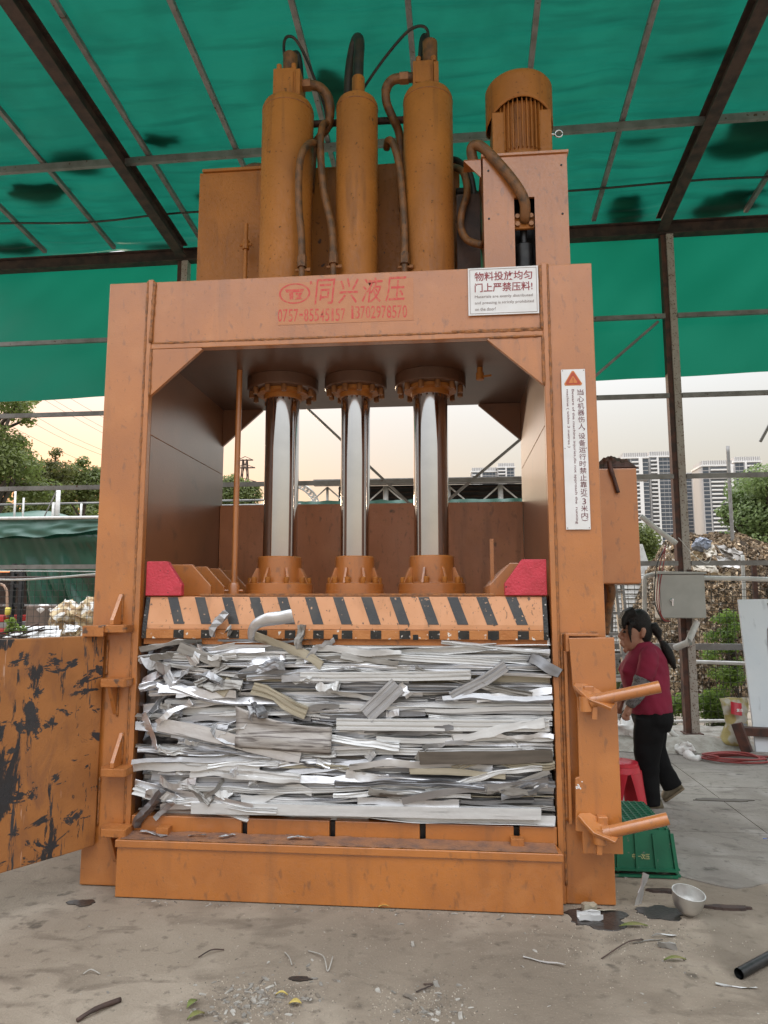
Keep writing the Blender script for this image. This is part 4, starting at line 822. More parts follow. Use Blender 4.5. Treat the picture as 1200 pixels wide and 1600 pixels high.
for i, (px, py, dx, dy, lab) in enumerate(((355,975,6,18,'small bent tab sticking up on the left of the striped panel'),(330,985,24,-22,'crushed scrap wad poking up at the left of the striped panel'),(470,1005,3,-22,'short upright dull tab under the middle of the striped panel'))):
    pstrip(px, py + 8, px + dx, py + dy - 6, -.03, 'U', .03, .04, 3 if i != 1 else 1, lab, bend=.02, crush=.8, twist=.4)
# dark packed mass behind the front pieces
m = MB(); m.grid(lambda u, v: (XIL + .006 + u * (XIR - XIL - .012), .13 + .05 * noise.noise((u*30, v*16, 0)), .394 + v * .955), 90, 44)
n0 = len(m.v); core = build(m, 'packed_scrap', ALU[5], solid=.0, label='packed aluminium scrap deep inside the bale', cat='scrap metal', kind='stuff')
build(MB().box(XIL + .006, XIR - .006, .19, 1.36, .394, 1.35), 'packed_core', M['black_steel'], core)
# loose bits on the step
for px, py, ln, an, lab in ((245,1300,.17,-.2,'thin aluminium sliver lying on the left of the front step'),(322,1293,.10,.1,'small bright offcut on the front step left of the slot'),(362,1299,.09,.5,'short grey offcut on the front step beside the first slot'),(480,1293,.13,.1,'dull thread of scrap on the middle of the front step')):
    q = gnd(px, py, .315); strip((q.x, -.07, .318), ln, 0.0, 'F', .02, .018, rnd.uniform(0, 99), bend=.012, crush=.8, twist=.4, roll=1.2, mt=ALU[1], label=lab, yaw=an)
# ---------------------------------------------------------------- woman walking past the press
WY = 1.95
M['skin'] = mat('skin', (.36,.19,.125), .5, 0, (.32,.155,.10), 20, bump=.05, bscale=200)
M['hair'] = mat('black_hair', (.008,.007,.006), .5, 0, (.014,.011,.010), 60, bump=.8, bscale=160, spec=.25)
M['shirt'] = mat('crimson_cloth', (.21,.010,.036), .9, 0, (.18,.010,.034), 8, bump=.3, bscale=30)
M['trousers'] = mat('black_cloth', (.006,.006,.0065), .85, 0, (.009,.009,.0095), 10, bump=.3, bscale=26, spec=.15)
M['sleeve'] = mat('checked_sleeve', (.05,.05,.055), .85)
t = M['sleeve'].node_tree; ck = t.nodes.new('ShaderNodeTexVoronoi'); ck.inputs['Scale'].default_value = 95; tcx_ = t.nodes.new('ShaderNodeTexCoord'); t.links.new(tcx_.outputs['Object'], ck.inputs['Vector'])
rp = t.nodes.new('ShaderNodeMapRange'); rp.inputs[1].default_value = .28; rp.inputs[2].default_value = .36; t.links.new(ck.outputs['Distance'], rp.inputs[0])
mx = t.nodes.new('ShaderNodeMix'); mx.data_type = 'RGBA'; mx.inputs[6].default_value = (.022,.022,.026,1); mx.inputs[7].default_value = (.14,.135,.135,1); t.links.new(rp.outputs[0], mx.inputs[0]); t.links.new(mx.outputs[2], t.nodes['Principled BSDF'].inputs['Base Color'])
M['shoe'] = mat('olive_shoe', (.11,.085,.05), .7, 0, (.08,.062,.038), 20); M['sole'] = mat('shoe_sole', (.16,.12,.075), .8)
K = .00492
def W(px, py, dy=0.0): q = at(px, py, WY); return Vector((q.x, WY + dy, q.z))
wm = root('person', (W(1022, 1262).x, WY, 0), 'woman in crimson shirt and black trousers walking left beside the press', 'person')
def limb(pts, n=18, sq=1.0):       # (px, py, dy, half width px, half depth m)
    rings = []
    for i, (px, py, dy, hw, hd) in enumerate(pts):
        a = W(*pts[max(i-1, 0)][:3]); b = W(*pts[min(i+1, len(pts)-1)][:3]); d = (b - a).normalized()
        v = Vector((0, 1, 0)); u = d.cross(v).normalized(); v = u.cross(d)
        rings.append((W(px, py, dy), u * hw * K, v * hd))
    return rings
# body: head, neck, arms and hands as one skin
b = MB()
b.loft(limb([(1004,1030,0,13,.065),(1003,1015,0,10,.055),(999,1003,0,10,.052),(998,995,0,12,.055)]))                 # neck
b.loft([(W(px, py), Vector((hw * K, 0, 0)), Vector((0, hd, 0))) for px, py, hw, hd in ((985,1017,4,.02),(986,1013,9,.038),(988,1007,14,.050),(991,999,17.5,.059),(993,990,20,.065),(994,981,20.5,.067),(994,970,19,.064),(995,962,14,.05),(996,957,6,.02))], 22)     # skull and jaw
b.loft(limb([(975,984,0,3,.012),(970,990,0,3,.014),(967,994,0,2.5,.014),(971,997,0,3,.015),(976,998,0,2,.01)]))    # nose
b.loft(limb([(972,1002,0,2.5,.020),(970,1004,0,2.5,.022),(972,1007,0,2.8,.020),(976,1010,0,3,.018)]))              # lips
b.loft(limb([(979,1013,0,4,.022),(976,1016,0,3.5,.020),(979,1019,0,3,.015)]))                                        # chin
b.loft(limb([(975,981,0,4,.052),(973,979,0,3,.05),(977,976,0,4,.05)]))                                               # brow
for dy in (-.072, .072): b.loft(limb([(1000,996,dy,2.5,.010),(1001,990,dy*1.06,4,.010),(1002,984,dy*1.08,4.5,.011),(1001,980,dy*1.04,3,.008)]))   # ears
for dy, dd in ((-.185, 0), (.19, 4)):          # arms (near one bent forward) to the wrist
    b.loft(limb([(1004+dd,1024,dy*.9,10,.05),(1000+dd,1045,dy,9.5,.048),(994+dd,1066,dy*1.03,8.5,.042),(990+dd,1076,dy*1.02,8,.04),(982+dd,1088,dy*.98,7,.034),(976+dd,1098,dy*.95,5.5,.027)]))
    w0 = (975+dd, 1099)
    b.loft(limb([(977+dd,1096,dy*.95,4.5,.020),(974+dd,1102,dy*.94,6,.018),(972+dd,1108,dy*.93,6.5,.016),(971+dd,1113,dy*.92,5.5,.013)]))           # palm
    for k, (ox, ln) in enumerate(((-5.5,9),(-2,11),(1.5,11.5),(4.6,9.5))):
        b.loft(limb([(971+dd+ox*.9,1110,dy*.92,1.7,.0085),(969.5+dd+ox,1110+ln*.5,dy*.92-.004,1.6,.008),(970.5+dd+ox,1110+ln*.85,dy*.92+.004,1.5,.0075),(972+dd+ox,1110+ln,dy*.92+.010,1.2,.006)], 8), 8)
    b.loft(limb([(976+dd,1101,dy*.93-.014,2.0,.010),(973+dd,1106,dy*.93-.024,1.9,.0095),(970.5+dd,1112,dy*.93-.024,1.6,.0085)], 8), 8)
b.loft(limb([(1012,1105,0,28,.14),(1010,1060,0,28,.14),(1006,1026,0,22,.15)])); b.loft(limb([(1010,1110,-.06,20,.08),(1008,1180,-.07,15,.06),(1013,1250,-.07,9,.04)])); b.loft(limb([(1022,1110,.06,20,.08),(1026,1178,.08,13,.06),(1055,1232,.08,8,.038)]))
body = build(remeshed(b, .0075, 3), 'body', M['skin'], wm, smooth=True)
for dy in (-.040, .040):
    build(MB().loft(limb([(972,988,dy,1.5,.010),(973.5,986.5,dy,2.2,.013),(975.5,988,dy,1.5,.010)], 10), 10), 'eye', M['hair'], body, smooth=True)
# shirt
s = MB()
s.loft(limb([(1018,1113,0,33,.165),(1017,1104,0,33.5,.17),(1013,1085,0,34.5,.172),(1009,1065,0,37.5,.17),(1007,1050,0,39,.168),(1008,1036,0,35.5,.172),(1008,1024,0,30,.178),(1006,1015,0,24,.145),(1004,1008,0,16,.09),(1003,1003,0,12.5,.068)], 28), 28)
s.loft(limb([(986,1052,-.05,15,.05),(978,1046,-.06,11,.05),(984,1036,-.05,10,.04)])); s.loft(limb([(986,1052,.05,15,.05),(978,1046,.06,11,.05),(984,1036,.05,10,.04)]))
for dy in (-.165, .165):
    s.loft(limb([(1008,1014,dy*.75,10,.05),(1006,1021,dy,15,.062),(1003,1034,dy*1.14,15.5,.066),(999,1046,dy*1.18,15,.064),(995,1056,dy*1.18,14,.060)], 18), 18)
shirt = remeshed(s, .010, 4)
shirt.v = [(v[0] + .005 * noise.noise((v[0]*14, v[1]*10, v[2]*26)), v[1] + .009 * noise.noise((v[0]*16 + v[2]*10, v[1]*8, v[2]*9 + 5)), v[2]) for v in shirt.v]
# slanting hem, lower at the back
build(shirt, 'shirt', M['shirt'], wm, smooth=True)
tr_ = MB()
tr_.loft(limb([(1017,1096,0,31,.155),(1018,1112,0,32,.168),(1020,1126,0,32,.168),(1020,1140,0,27,.15)], 24), 24)
tr_.loft(limb([(1012,1122,-.075,26,.09),(1009,1150,-.075,24,.085),(1007,1178,-.075,20.5,.077),(1009,1205,-.07,17,.07),(1012,1232,-.07,15,.066),(1014.5,1254,-.07,15,.068)], 20), 20)
tr_.loft(limb([(1024,1122,.075,25,.09),(1024,1150,.075,22,.085),(1027,1174,.08,18,.075),(1037,1198,.08,16,.068),(1047,1217,.08,15.5,.066),(1056,1234,.08,15.5,.066)], 20), 20)
trm = remeshed(tr_, .010, 3)
trm.v = [(v[0] + .007 * noise.noise((v[0]*12, v[1]*9, v[2]*15)), v[1] + .008 * noise.noise((v[0]*10, v[1]*8, v[2]*13 + 7)), v[2]) for v in trm.v]
build(trm, 'trousers', M['trousers'], wm, smooth=True)
for dy, dd in ((-.185, 0), (.19, 4)):
    sl = MB(); ra = limb([(996+dd,1051,dy*1.04,10.5,.055),(993+dd,1058,dy*1.04,13.5,.062),(990.5+dd,1068,dy*1.04,12.5,.058),(987+dd,1077,dy*1.03,12.5,.058),(981+dd,1087,dy,11,.052),(976+dd,1096,dy*.96,8.5,.042),(974.5+dd,1099,dy*.95,6,.03)], 20)
    sl.loft(ra, 20); rs = remeshed(sl, .010, 1); rs.v = [(v[0] + .008 * noise.noise((v[0]*20, v[1]*20, v[2]*40)), v[1] + .008 * noise.noise((v[0]*22, v[1]*18, v[2]*42 + 5)), v[2]) for v in rs.v]
    build(rs, 'sleeve_cover', M['sleeve'], wm, smooth=True, label='black and white checked sleeve cover')
# hair: cap, fringe, ponytail
h = MB()
h.loft([(W(px, py), Vector((hw * K, 0, 0)), Vector((0, hd, 0))) for px, py, hw, hd in ((1007,1004,8,.042),(1006,999,11.5,.057),(1004,992,15,.070),(1001,984,18.5,.077),(996,976,22.5,.081),(995,967,22,.078),(996,959,17.5,.064),(997,954,11,.042),(998,951,4,.02))], 22)
for dy in (-.045, .0, .045): h.loft(limb([(990,956,dy,10,.034),(979,960,dy,8,.032),(973,968,dy,6,.030),(972,977,dy,4,.026),(974,983,dy,2,.016)], 12), 12)
h.loft(limb([(984,972,-.072,5,.014),(980,982,-.075,4,.010),(981,994,-.075,2.5,.008),(983,1004,-.073,1.2,.005)], 10), 10)
hair = build(remeshed(h, .008, 2), 'hair', M['hair'], wm, smooth=True)
build(MB().loft(limb([(1014,982,0,8,.04),(1022,980,0,9,.045),(1027,988,-.01,8,.04),(1029,996,-.015,4,.022),(1031,1001,-.02,3.2,.018),(1036,1008,-.03,7,.035),(1042,1020,-.04,8,.04),(1047,1033,-.05,6.5,.034),(1051,1044,-.055,2.5,.014)], 14), 14), 'ponytail', M['hair'], hair, smooth=True)
build(MB().tube([W(1031,1000,-.02) + Vector((.014*math.cos(k), .014*math.sin(k), .006*math.cos(k))) for k in [i*.5236 for i in range(13)]], .006, 8), 'hair_tie', M['rust_red'], hair, smooth=True)
# shoes
def shoe(ax, ay, tx, ty, dy, rot):
    A = W(ax, ay, dy); Bq = W(tx, ty, dy); d = (Bq - A).normalized(); upv = Vector((0, 1, 0)).cross(d) * -1
    if upv.z < 0: upv = -upv
    L_ = (Bq - A).length; rings = []
    for t_, hw, ht in ((0, .022, .026), (.06, .038, .044), (.25, .042, .050), (.5, .046, .044), (.75, .048, .034), (.92, .040, .026), (1, .018, .014)):
        rings.append((A + d * (t_ * L_) + upv * (ht + .008), upv * ht, Vector((0, hw, 0))))
    o = build(MB().loft(rings, 16), 'shoe', M['shoe'], wm, smooth=True); m = MB(); rr = []
    for t_, hw in ((0, .024), (.06, .037), (.25, .039), (.5, .044), (.75, .048), (.92, .040), (1, .018)): rr.append((A + d * (t_ * L_) + upv * .008, upv * .012, Vector((0, hw, 0))))
    build(MB().loft(rr, 16), 'sole', M['sole'], o, smooth=True)
shoe(1033, 1266, 996, 1266, -.07, 0); shoe(1074, 1236, 1043, 1257, .08, 0)

# ---------------------------------------------------------------- yard things near the press
M['crate_green'] = mat('green_plastic', (.010,.125,.062), .45, 0, (.008,.095,.048), 6, bump=.1, bscale=60, col3=(.12,.14,.11), scale3=25, lo3=.66, hi3=.72)
M['stool_red'] = mat('red_plastic', (.50,.018,.035), .35, 0, (.42,.015,.03), 8)
# green crate, upside down, its ribbed base on top
cr = root('plastic_crate', (1.16, .82, 0), 'green plastic crate standing upside down beside the right column', 'crate')
cx0, cx1, cy0, cy1, chh = .84, 1.29, .43, 1.06, .262; tp = .022
def cq(x, y, z):
    f = z / chh; return (x + (cx0 + cx1 - 2*x) / (cx1 - cx0) * tp * f, y + (cy0 + cy1 - 2*y) / (cy1 - cy0) * tp * f, z)
def cpanel(p, nm='crate_wall', **k): return build(p, nm, M['crate_green'], cr, **k)
for (xa, ya, xb, yb) in ((cx0, cy0, cx1, cy0), (cx1, cy0, cx1, cy1), (cx1, cy1, cx0, cy1), (cx0, cy1, cx0, cy0)):
    m = MB(); d = Vector((xb-xa, yb-ya, 0)).normalized(); nrm = Vector((d.y, -d.x, 0)); vs = []
    for z in (.03, chh - .002):
        for (x, y) in ((xa, ya), (xb, yb)):
            q = Vector(cq(x, y, z)); vs.append(q); vs.append(q - nrm * .012)
    m.add(vs, [(0,2,6,4),(1,5,7,3),(0,1,3,2),(4,6,7,5),(0,4,5,1),(2,3,7,6)]); wl = cpanel(m)
    L_ = math.hypot(xb-xa, yb-ya)
    nr = 4 if L_ < .6 else 6
    for k in range(nr + 1):
        t_ = k / nr; x = xa + (xb-xa) * t_; y = ya + (yb-ya) * t_; p0_ = Vector(cq(x, y, .03)) + nrm * .008; p1_ = Vector(cq(x, y, chh - .02)) + nrm * .008
        build(MB().bar(p0_, p1_, .014, .012, nrm), 'rib', M['crate_green'], wl)
    for z in (.012, .045): build(MB().bar(Vector(cq(xa, ya, z)) + nrm * .012, Vector(cq(xb, yb, z)) + nrm * .012, .022, .012), 'rim', M['crate_green'], wl)
for i in range(10):
    x = cx0 + .02 + (cx1-cx0-.04) * i / 9; build(MB().bar(cq(x, cy0, chh), cq(x, cy1, chh), .010, .014), 'base_bar', M['crate_green'], cr)
for i in range(16):
    y = cy0 + .02 + (cy1-cy0-.04) * i / 15; build(MB().bar(cq(cx0, y, chh + .001), cq(cx1, y, chh + .001), .008, .013), 'base_bar', M['crate_green'], cr)
build(MB().box(cx0 + .05, cx1 - .05, cy0 + .05, cy1 - .05, chh - .03, chh - .02), 'inner_base', M['black_steel'], cr)
M['chalk'] = mat('yellow_marker', (.5,.45,.2), .7)
v, f, s = text_mb('中一次压', .10, .030, 0.0); m = MB(); m.add([(cx0 + .20 + a, cy0 + tp * .45 - .012, .10 + b_) for a, b_ in v], f); 
m.v = [(x, cy0 + tp * (z / chh) - .0065, z) for x, y, z in m.v]; build(m, 'marker_scrawl', M['chalk'], cr, recalc=False)
# red stool
st = root('plastic_stool', (1.30, 1.72, 0), 'red plastic stool half hidden behind the right column', 'stool')
sx0, sy0 = 1.285, 1.72; zt = .385
build(MB().loft([((sx0, sy0, zt - .03), (.125, 0, 0), (0, .125, 0)), ((sx0, sy0, zt - .005), (.122, 0, 0), (0, .122, 0)), ((sx0, sy0, zt), (.112, 0, 0), (0, .112, 0))], 28), 'seat', M['stool_red'], st, smooth=35)
build(MB().loft([((sx0, sy0, zt - .075), (.14, 0, 0), (0, .14, 0)), ((sx0, sy0, zt - .031), (.128, 0, 0), (0, .128, 0))], 28), 'skirt', M['stool_red'], st, smooth=35)
for k in range(4):
    an = R(45 + 90 * k + 8); d = Vector((math.cos(an), math.sin(an), 0)); sd2 = Vector((-d.y, d.x, 0)); m = MB(); rg_ = []
    for t_, w_ in ((0, .10), (.3, .08), (.7, .062), (1, .062)): c_ = Vector((sx0, sy0, zt - .07)) + d * (.115 + .06 * t_) + Vector((0, 0, -(zt - .07) * t_)); rg_.append((c_, sd2 * w_, d * .012))
    build(m.loft(rg_, 12), 'leg', M['stool_red'], st, smooth=35)
# steel bowl, offcuts, black pipe, stains
M['bowl'] = mat('dented_aluminium', (.66,.65,.63), .38, .85, (.55,.53,.50), 12, bump=.2, bscale=40, col3=(.35,.27,.2), scale3=9, lo3=.60, hi3=.70)
bc = gnd(1078, 1437); Mx = Matrix.Rotation(R(9), 3, 'X') @ Matrix.Rotation(R(6), 3, 'Y')
build(MB().lathe([(.010, .002), (.040, .006), (.062, .028), (.075, .060), (.080, .096), (.082, .108), (.077, .108), (.075, .096), (.070, .060), (.057, .032), (.035, .012), (.01, .009)], (bc.x, bc.y + .05, .012), 36, Mx), 'metal_bowl', M['bowl'], smooth=45, label='small round aluminium bowl tilted on the ground right of the press', cat='bowl')
M['oil'] = mat('oily_stain', (.020,.016,.014), .35, 0, (.035,.028,.024), 14, bump=.3, bscale=60)
def stain(px0, px1, py, ry, seed, nm, lab, z=.014, m_=None):
    a = gnd(px0, py, 0); b_ = gnd(px1, py, 0); c_ = (a + b_) / 2; rx_ = (b_ - a).length / 2; n = 40; m = MB(); vs = [(c_.x, c_.y, z)]
    for k in range(n):
        an = 2*math.pi*k/n; q = .8 + .45 * noise.noise((math.cos(an)*1.4 + seed, math.sin(an)*1.4, seed)) + .18 * noise.noise((math.cos(an)*5, math.sin(an)*5, seed)); vs.append((c_.x + rx_*q*math.cos(an), c_.y + ry*q*math.sin(an), z))
    for k in range(n): x, y, _ = vs[k+1]; vs.append((c_.x + (x-c_.x)*1.03, c_.y + (y-c_.y)*1.03, -.004))
    m.add(vs, [(0, k+1, (k+1) % n + 1) for k in range(n)] + [(k+1, k+1+n, (k+1) % n+1+n, (k+1) % n+1) for k in range(n)])
    build(m, nm, m_ or M['oil'], label=lab, cat='stain')
stain(876, 998, 1434, .15, 3, 'oil_stain', 'large dark oil stain at the foot of the right column', .004); stain(985, 1075, 1426, .10, 7, 'oil_stain', 'dark oil stain under the aluminium bowl', .004)
stain(103, 155, 1411, .05, 11, 'oil_stain', 'small black puddle in front of the left column', .004); stain(445, 490, 1530, .02, 5, 'oil_stain', 'small black spot on the ground among the rubble', .004)
stain(1098, 1180, 1420, .03, 15, 'mud_patch', 'dark mud patch right of the bowl', .013, M['rust']); stain(1010, 1075, 1394, .03, 19, 'mud_patch', 'dark mud smear behind the bowl', .013, M['rust'])
stain(1075, 1185, 1252, .05, 23, 'mud_patch', 'long dark wet crack in the yard floor behind the woman', .0135, mat('damp_crack', (.12,.105,.09), .8))
def offcut(px, py, L, an, kind, w_, h_, mi, lab, z=.03, roll=0., pitch=0.):
    q = gnd(px, py); strip((q.x, q.y, z), L, pitch, kind, w_, h_, rnd.uniform(0, 99), bend=.008, crush=.4, twist=.3, roll=roll, mt=ALU[mi], label=lab, yaw=an)
offcut(922, 1437, .12, .1, 'U', .05, .03, 2, 'white channel offcut lying in the oil stain', .02); offcut(921, 1425, .07, .2, 'B', .04, .04, 4, 'short cream block offcut in the oil stain', .022)
offcut(1003, 1412, .17, .4, 'F', .02, .05, 0, 'bright foil sliver standing on the oil stain beside the bowl', .07, .2, -1.2)
offcut(850, 1505, .19, -.4, 'F', .02, .012, 2, 'thin pale strip in front of the base of the press', .008, 1.3); offcut(945, 1425, .12, .3, 'F', .02, .016, 4, 'yellowish splinter at the edge of the oil stain', .01, 1.2)
offcut(1037, 1465, .12, .2, 'F', .02, .02, 2, 'crumpled white strip in front of the bowl', .012, 1.0); offcut(1150, 1543, .16, -.1, 'F', .02, .016, 2, 'thin white bent strip beside the black pipe', .01, 1.2)
offcut(1012, 1472, .16, .35, 'F', .02, .008, 3, 'long dull splinter left of the white strip', .006, 1.4); offcut(1043, 1481, .08, -.2, 'L', .03, .03, 3, 'grey twisted offcut in front of the bowl', .014)
a = gnd(1155, 1530); b_ = gnd(1290, 1455); dd = (b_ - a).normalized(); m = MB(); m.tube([a + Vector((0,0,.022)), b_ + Vector((0,0,.022))], .022, 18, cap=False); m.tube([a + Vector((0,0,.022)), b_ + Vector((0,0,.022))], .016, 18, cap=False)
build(m, 'black_pipe', M['black_steel'], smooth=35, label='black plastic pipe on the ground at the right edge', cat='pipe')
a = gnd(120, 1598); b_ = gnd(188, 1566); build(MB().tube(spline([a + Vector((0,0,.008)), a.lerp(b_, .4) + Vector((0,0,.018)), b_ + Vector((0,0,.01))], 5), [.008]*5 + [.010]*6, 8), 'stick', M['rust'], smooth=True, label='dark wooden stick at the lower left corner', cat='stick')
# rubble and litter
M['chip'] = mat('grey_chip', (.26,.24,.21), .9, 0, (.18,.165,.145), 30); M['chip2'] = mat('pale_chip', (.40,.375,.335), .85, 0, (.30,.275,.24), 30); M['chip3'] = mat('dark_chip', (.05,.045,.04), .8); M['leaf'] = mat('green_scrap_leaf', (.14,.17,.045), .7, 0, (.22,.19,.07), 20); M['yel'] = mat('yellow_scrap', (.55,.42,.12), .6)
M['chip4'] = mat('brown_chip', (.20,.165,.13), .9, 0, (.13,.11,.09), 30)
M['grit'] = mat('grit', (.30,.26,.21), .9, 0, (.2,.17,.135), 8, island=.6)
chips = []
for k in range(9):
    m = MB(); n = 6; hh = rnd.uniform(.25, .7); pts2 = [(math.cos(6.283*i/n) * rnd.uniform(.6, 1.3), math.sin(6.283*i/n) * rnd.uniform(.4, .8)) for i in range(n)]
    vs = [(x, y, 0) for x, y in pts2] + [(x*.8 + rnd.uniform(-.1,.1), y*.8, hh * rnd.uniform(.5, 1.2)) for x, y in pts2]
    m.add(vs, [tuple(range(n-1,-1,-1)), tuple(range(n, 2*n))] + [(i, (i+1) % n, n+(i+1) % n, n+i) for i in range(n)]); chips.append(m)
for k in range(6):
    m = MB(); L_ = rnd.uniform(1.6, 3.0); w_ = rnd.uniform(.25, .5); bx = rnd.uniform(-.3, .3); m.add([(-L_/2,-w_,0),(0,-w_+bx,0),(L_/2,-w_,0),(L_/2,w_,.1),(0,w_+bx,.15),(-L_/2,w_,.1),(-L_/2,-w_,.25),(0,-w_+bx,.45),(L_/2,-w_,.3),(L_/2,w_,.35),(0,w_+bx,.5),(-L_/2,w_,.3)], [(0,5,4,1),(1,4,3,2),(6,7,10,11),(7,8,9,10),(0,1,7,6),(1,2,8,7),(2,3,9,8),(3,4,10,9),(4,5,11,10),(5,0,6,11)]); chips.append(m)
chip_me = [to_mesh(c_, 'rubble_chip', M[mm_], False) for c_ in chips for mm_ in ('chip', 'chip', 'chip2', 'chip4')]
def chip(px, py, r, lab, grp, me=None):
    q = gnd(px, py); inst(me or rnd.choice(chip_me), 'rubble_chip', None, (q.x, q.y, .0), (rnd.uniform(-.2,.2), rnd.uniform(-.2,.2), rnd.uniform(0, 6.28)), (r, r * rnd.uniform(.6, 1.2), r * rnd.uniform(.5, 1)), lab, 'rubble', grp)
for k in range(150):
    px = 395 + rnd.gauss(0, 50); py = 1565 + rnd.gauss(0, 20) - (px - 395) * .10; chip(px, min(1610, py), rnd.uniform(.005, .018), 'rubble chip in the heap at the bottom centre left', 'chips in the rubble heap')
for k in range(46): chip(rnd.gauss(660, 38), rnd.gauss(1572, 18), rnd.uniform(.006, .017), 'rubble chip in the loose scatter right of the heap', 'chips scattered right of the heap')
for k in range(80): chip(rnd.uniform(40, 1190), rnd.uniform(1445, 1598), rnd.uniform(.003, .008), 'tiny stone lying loose on the bare ground before the press', 'tiny stones on the ground')
for k in range(60):
    xx = rnd.uniform(-1.8, .5); q = Vector((xx, -.155 - abs(rnd.gauss(0, .03)), 0)); r = rnd.uniform(.003, .010) * (1.5 if xx > -.4 else 1); inst(rnd.choice(chip_me), 'rubble_chip', None, (q.x, q.y, 0), (0, 0, rnd.uniform(0, 6.28)), (r, r * .8, r * .8), 'crumb of dirt lying along the foot of the front step', 'rubble', 'crumbs along the foot of the step')
for px, py, r in ((645,1476,.022),(625,1444,.018),(836,1486,.018),(720,1588,.018),(640,1560,.02),(683,1583,.022),(708,1584,.018),(716,1540,.016),(590,1548,.02)): chip(px, py, r, 'larger pale stone on the ground in front of the press', 'larger pale stones')
m = MB(); random.seed(3)
for k in range(3200):
    cxp, cyp, sg_ = rnd.choice(((395,1562,60),(395,1562,40),(660,1572,50),(1020,1470,70),(600,1500,300),(930,1440,80),(620,1440,200)))
    q = gnd(rnd.gauss(cxp, sg_), min(1625, max(1400 if cxp < 900 else 1380, rnd.gauss(cyp, sg_ * .4)))); r = rnd.uniform(.0015, .005); a_ = rnd.uniform(0, 6.28)
    if -1.86 < q.x < .86 and q.y > -.15: continue
    c1, s1 = math.cos(a_) * r, math.sin(a_) * r; m.add([(q.x + c1, q.y + s1, .0), (q.x - s1*.7, q.y + c1*.7, .0), (q.x - c1, q.y - s1, .0), (q.x + s1*.7, q.y - c1*.7, .0), (q.x, q.y, r)], [(0,1,4),(1,2,4),(2,3,4),(3,0,4)])
build(m, 'grit', M['grit'], label='fine grit and crumbs scattered over the ground', cat='grit', kind='stuff')
def leaf(px, py, L, w_, an, mm_, lab):
    q = gnd(px, py); m = MB(); m.grid(lambda u, v: (q.x + (u-.5)*L*math.cos(an) - (v-.5)*w_*math.sin(math.pi*min(.97,max(.03,u)))*math.sin(an), q.y + (u-.5)*L*math.sin(an) + (v-.5)*w_*math.sin(math.pi*min(.97,max(.03,u)))*math.cos(an), .006 + .012*math.sin(u*3) + .01*abs(v-.5)), 8, 2)
    build(m, 'fallen_leaf', mm_, solid=.0015, smooth=True, label=lab, cat='leaf')
leaf(990, 1450, .14, .035, .1, M['leaf'], 'long green leaf on the edge of the big oil stain'); leaf(1055, 1503, .10, .025, .1, M['leaf'], 'small green leaf right of the crumpled white strip'); leaf(300, 1573, .06, .03, 1.2, M['leaf'], 'olive leaf at the left of the rubble heap'); leaf(306, 1592, .07, .03, .7, M['leaf'], 'yellow green leaf below the rubble heap')
leaf(461, 1572, .05, .03, .1, M['yel'], 'yellow scrap of plastic at the right of the rubble heap'); leaf(440, 1558, .05, .012, .0, M['yel'], 'thin yellow strip on the rubble heap'); leaf(600, 1420, .06, .02, .1, M['yel'], 'yellowish leaf against the foot of the step')
for i, pp in enumerate((((310,1498),(330,1490),(350,1486)), ((482,1488),(505,1500),(512,1520),(520,1500)), ((940,1500),(980,1478),(1005,1470)), ((445,1490),(452,1502),(456,1510)), ((650,1552),(676,1545),(662,1540)), ((130,1524),(142,1521),(156,1524)))):
    build(MB().tube(spline([gnd(*p_) + Vector((0,0,.006 + .01*(k % 2))) for k, p_ in enumerate(pp)], 5), .003, 6), 'twig', M['chip2'] if i % 2 else M['rust'], smooth=True, label=('thin twig above the left end of the rubble heap','curved dark twig beside the rubble heap','dry twig reaching toward the white strip','short twig left of centre on the bare ground','bent wire among the scattered chips','pale splinter on the bare ground at the left')[i], cat='twig')
# ---------------------------------------------------------------- along the back of the shelter
EB = 4.28
M['hose_red'] = mat('red_rubber_hose', (.30,.05,.045), .55, 0, (.22,.04,.04), 12)
eb = root('electric_box', tuple(at(1066, 968, EB)), 'grey steel electrical box mounted on the rear post', 'electrical box')
a = at(1038, 966, EB); b_ = at(1100, 897, EB)
build(MB().box(a.x - .07 + .035, b_.x, EB + .004, EB + .24, a.z, b_.z), 'body', M['grey_box'], eb, bevel=.004)
dr = build(MB().box(a.x - .03, b_.x - .004, EB - .014, EB + .003, a.z + .006, b_.z - .006), 'door', M['grey_box'], eb, bevel=.003)
q = at(1049, 938, EB); build(MB().lathe([(.022, 0), (.022, .012), (.012, .02), (.012, .03)], (q.x, EB - .015, q.z), 14, Matrix.Rotation(R(90), 3, 'X')).bar((q.x, EB - .04, q.z + .02), (q.x, EB - .04, q.z - .06), .016, .014, (0,1,0)), 'lock', M['chrome'], dr, smooth=35)
build(MB().prism([(a.x - .06, b_.z + .002), (b_.x + .02, b_.z + .002), (b_.x + .02, b_.z + .02), (a.x - .06, b_.z + .035)], 'y', EB - .03, EB + .25), 'rain_hood', M['grey_box'], eb, bevel=.003)
build(MB().bar(at(1076, 985, EB + .28), at(1076, 890, EB + .28), .06, .05, (0,1,0)), 'mounting_bar', M['rust_red'], eb)
def pipe(pts, r, m_, nm, lab, cat='pipe', sub=6, n=12, **k): return build(MB().tube(spline(pts, sub), r, n), nm, m_, smooth=True, label=lab, cat=cat, **k)
pipe([at(1007,1010,4.45), at(1007,960,4.45), at(1007,915,4.45), at(1008,903,4.45), at(1014,899,4.45), at(1024,898,4.45), at(1034,898,4.45)], .027, M['white_pipe'], 'conduit', 'white plastic conduit bending into the left of the electrical box', 'conduit')
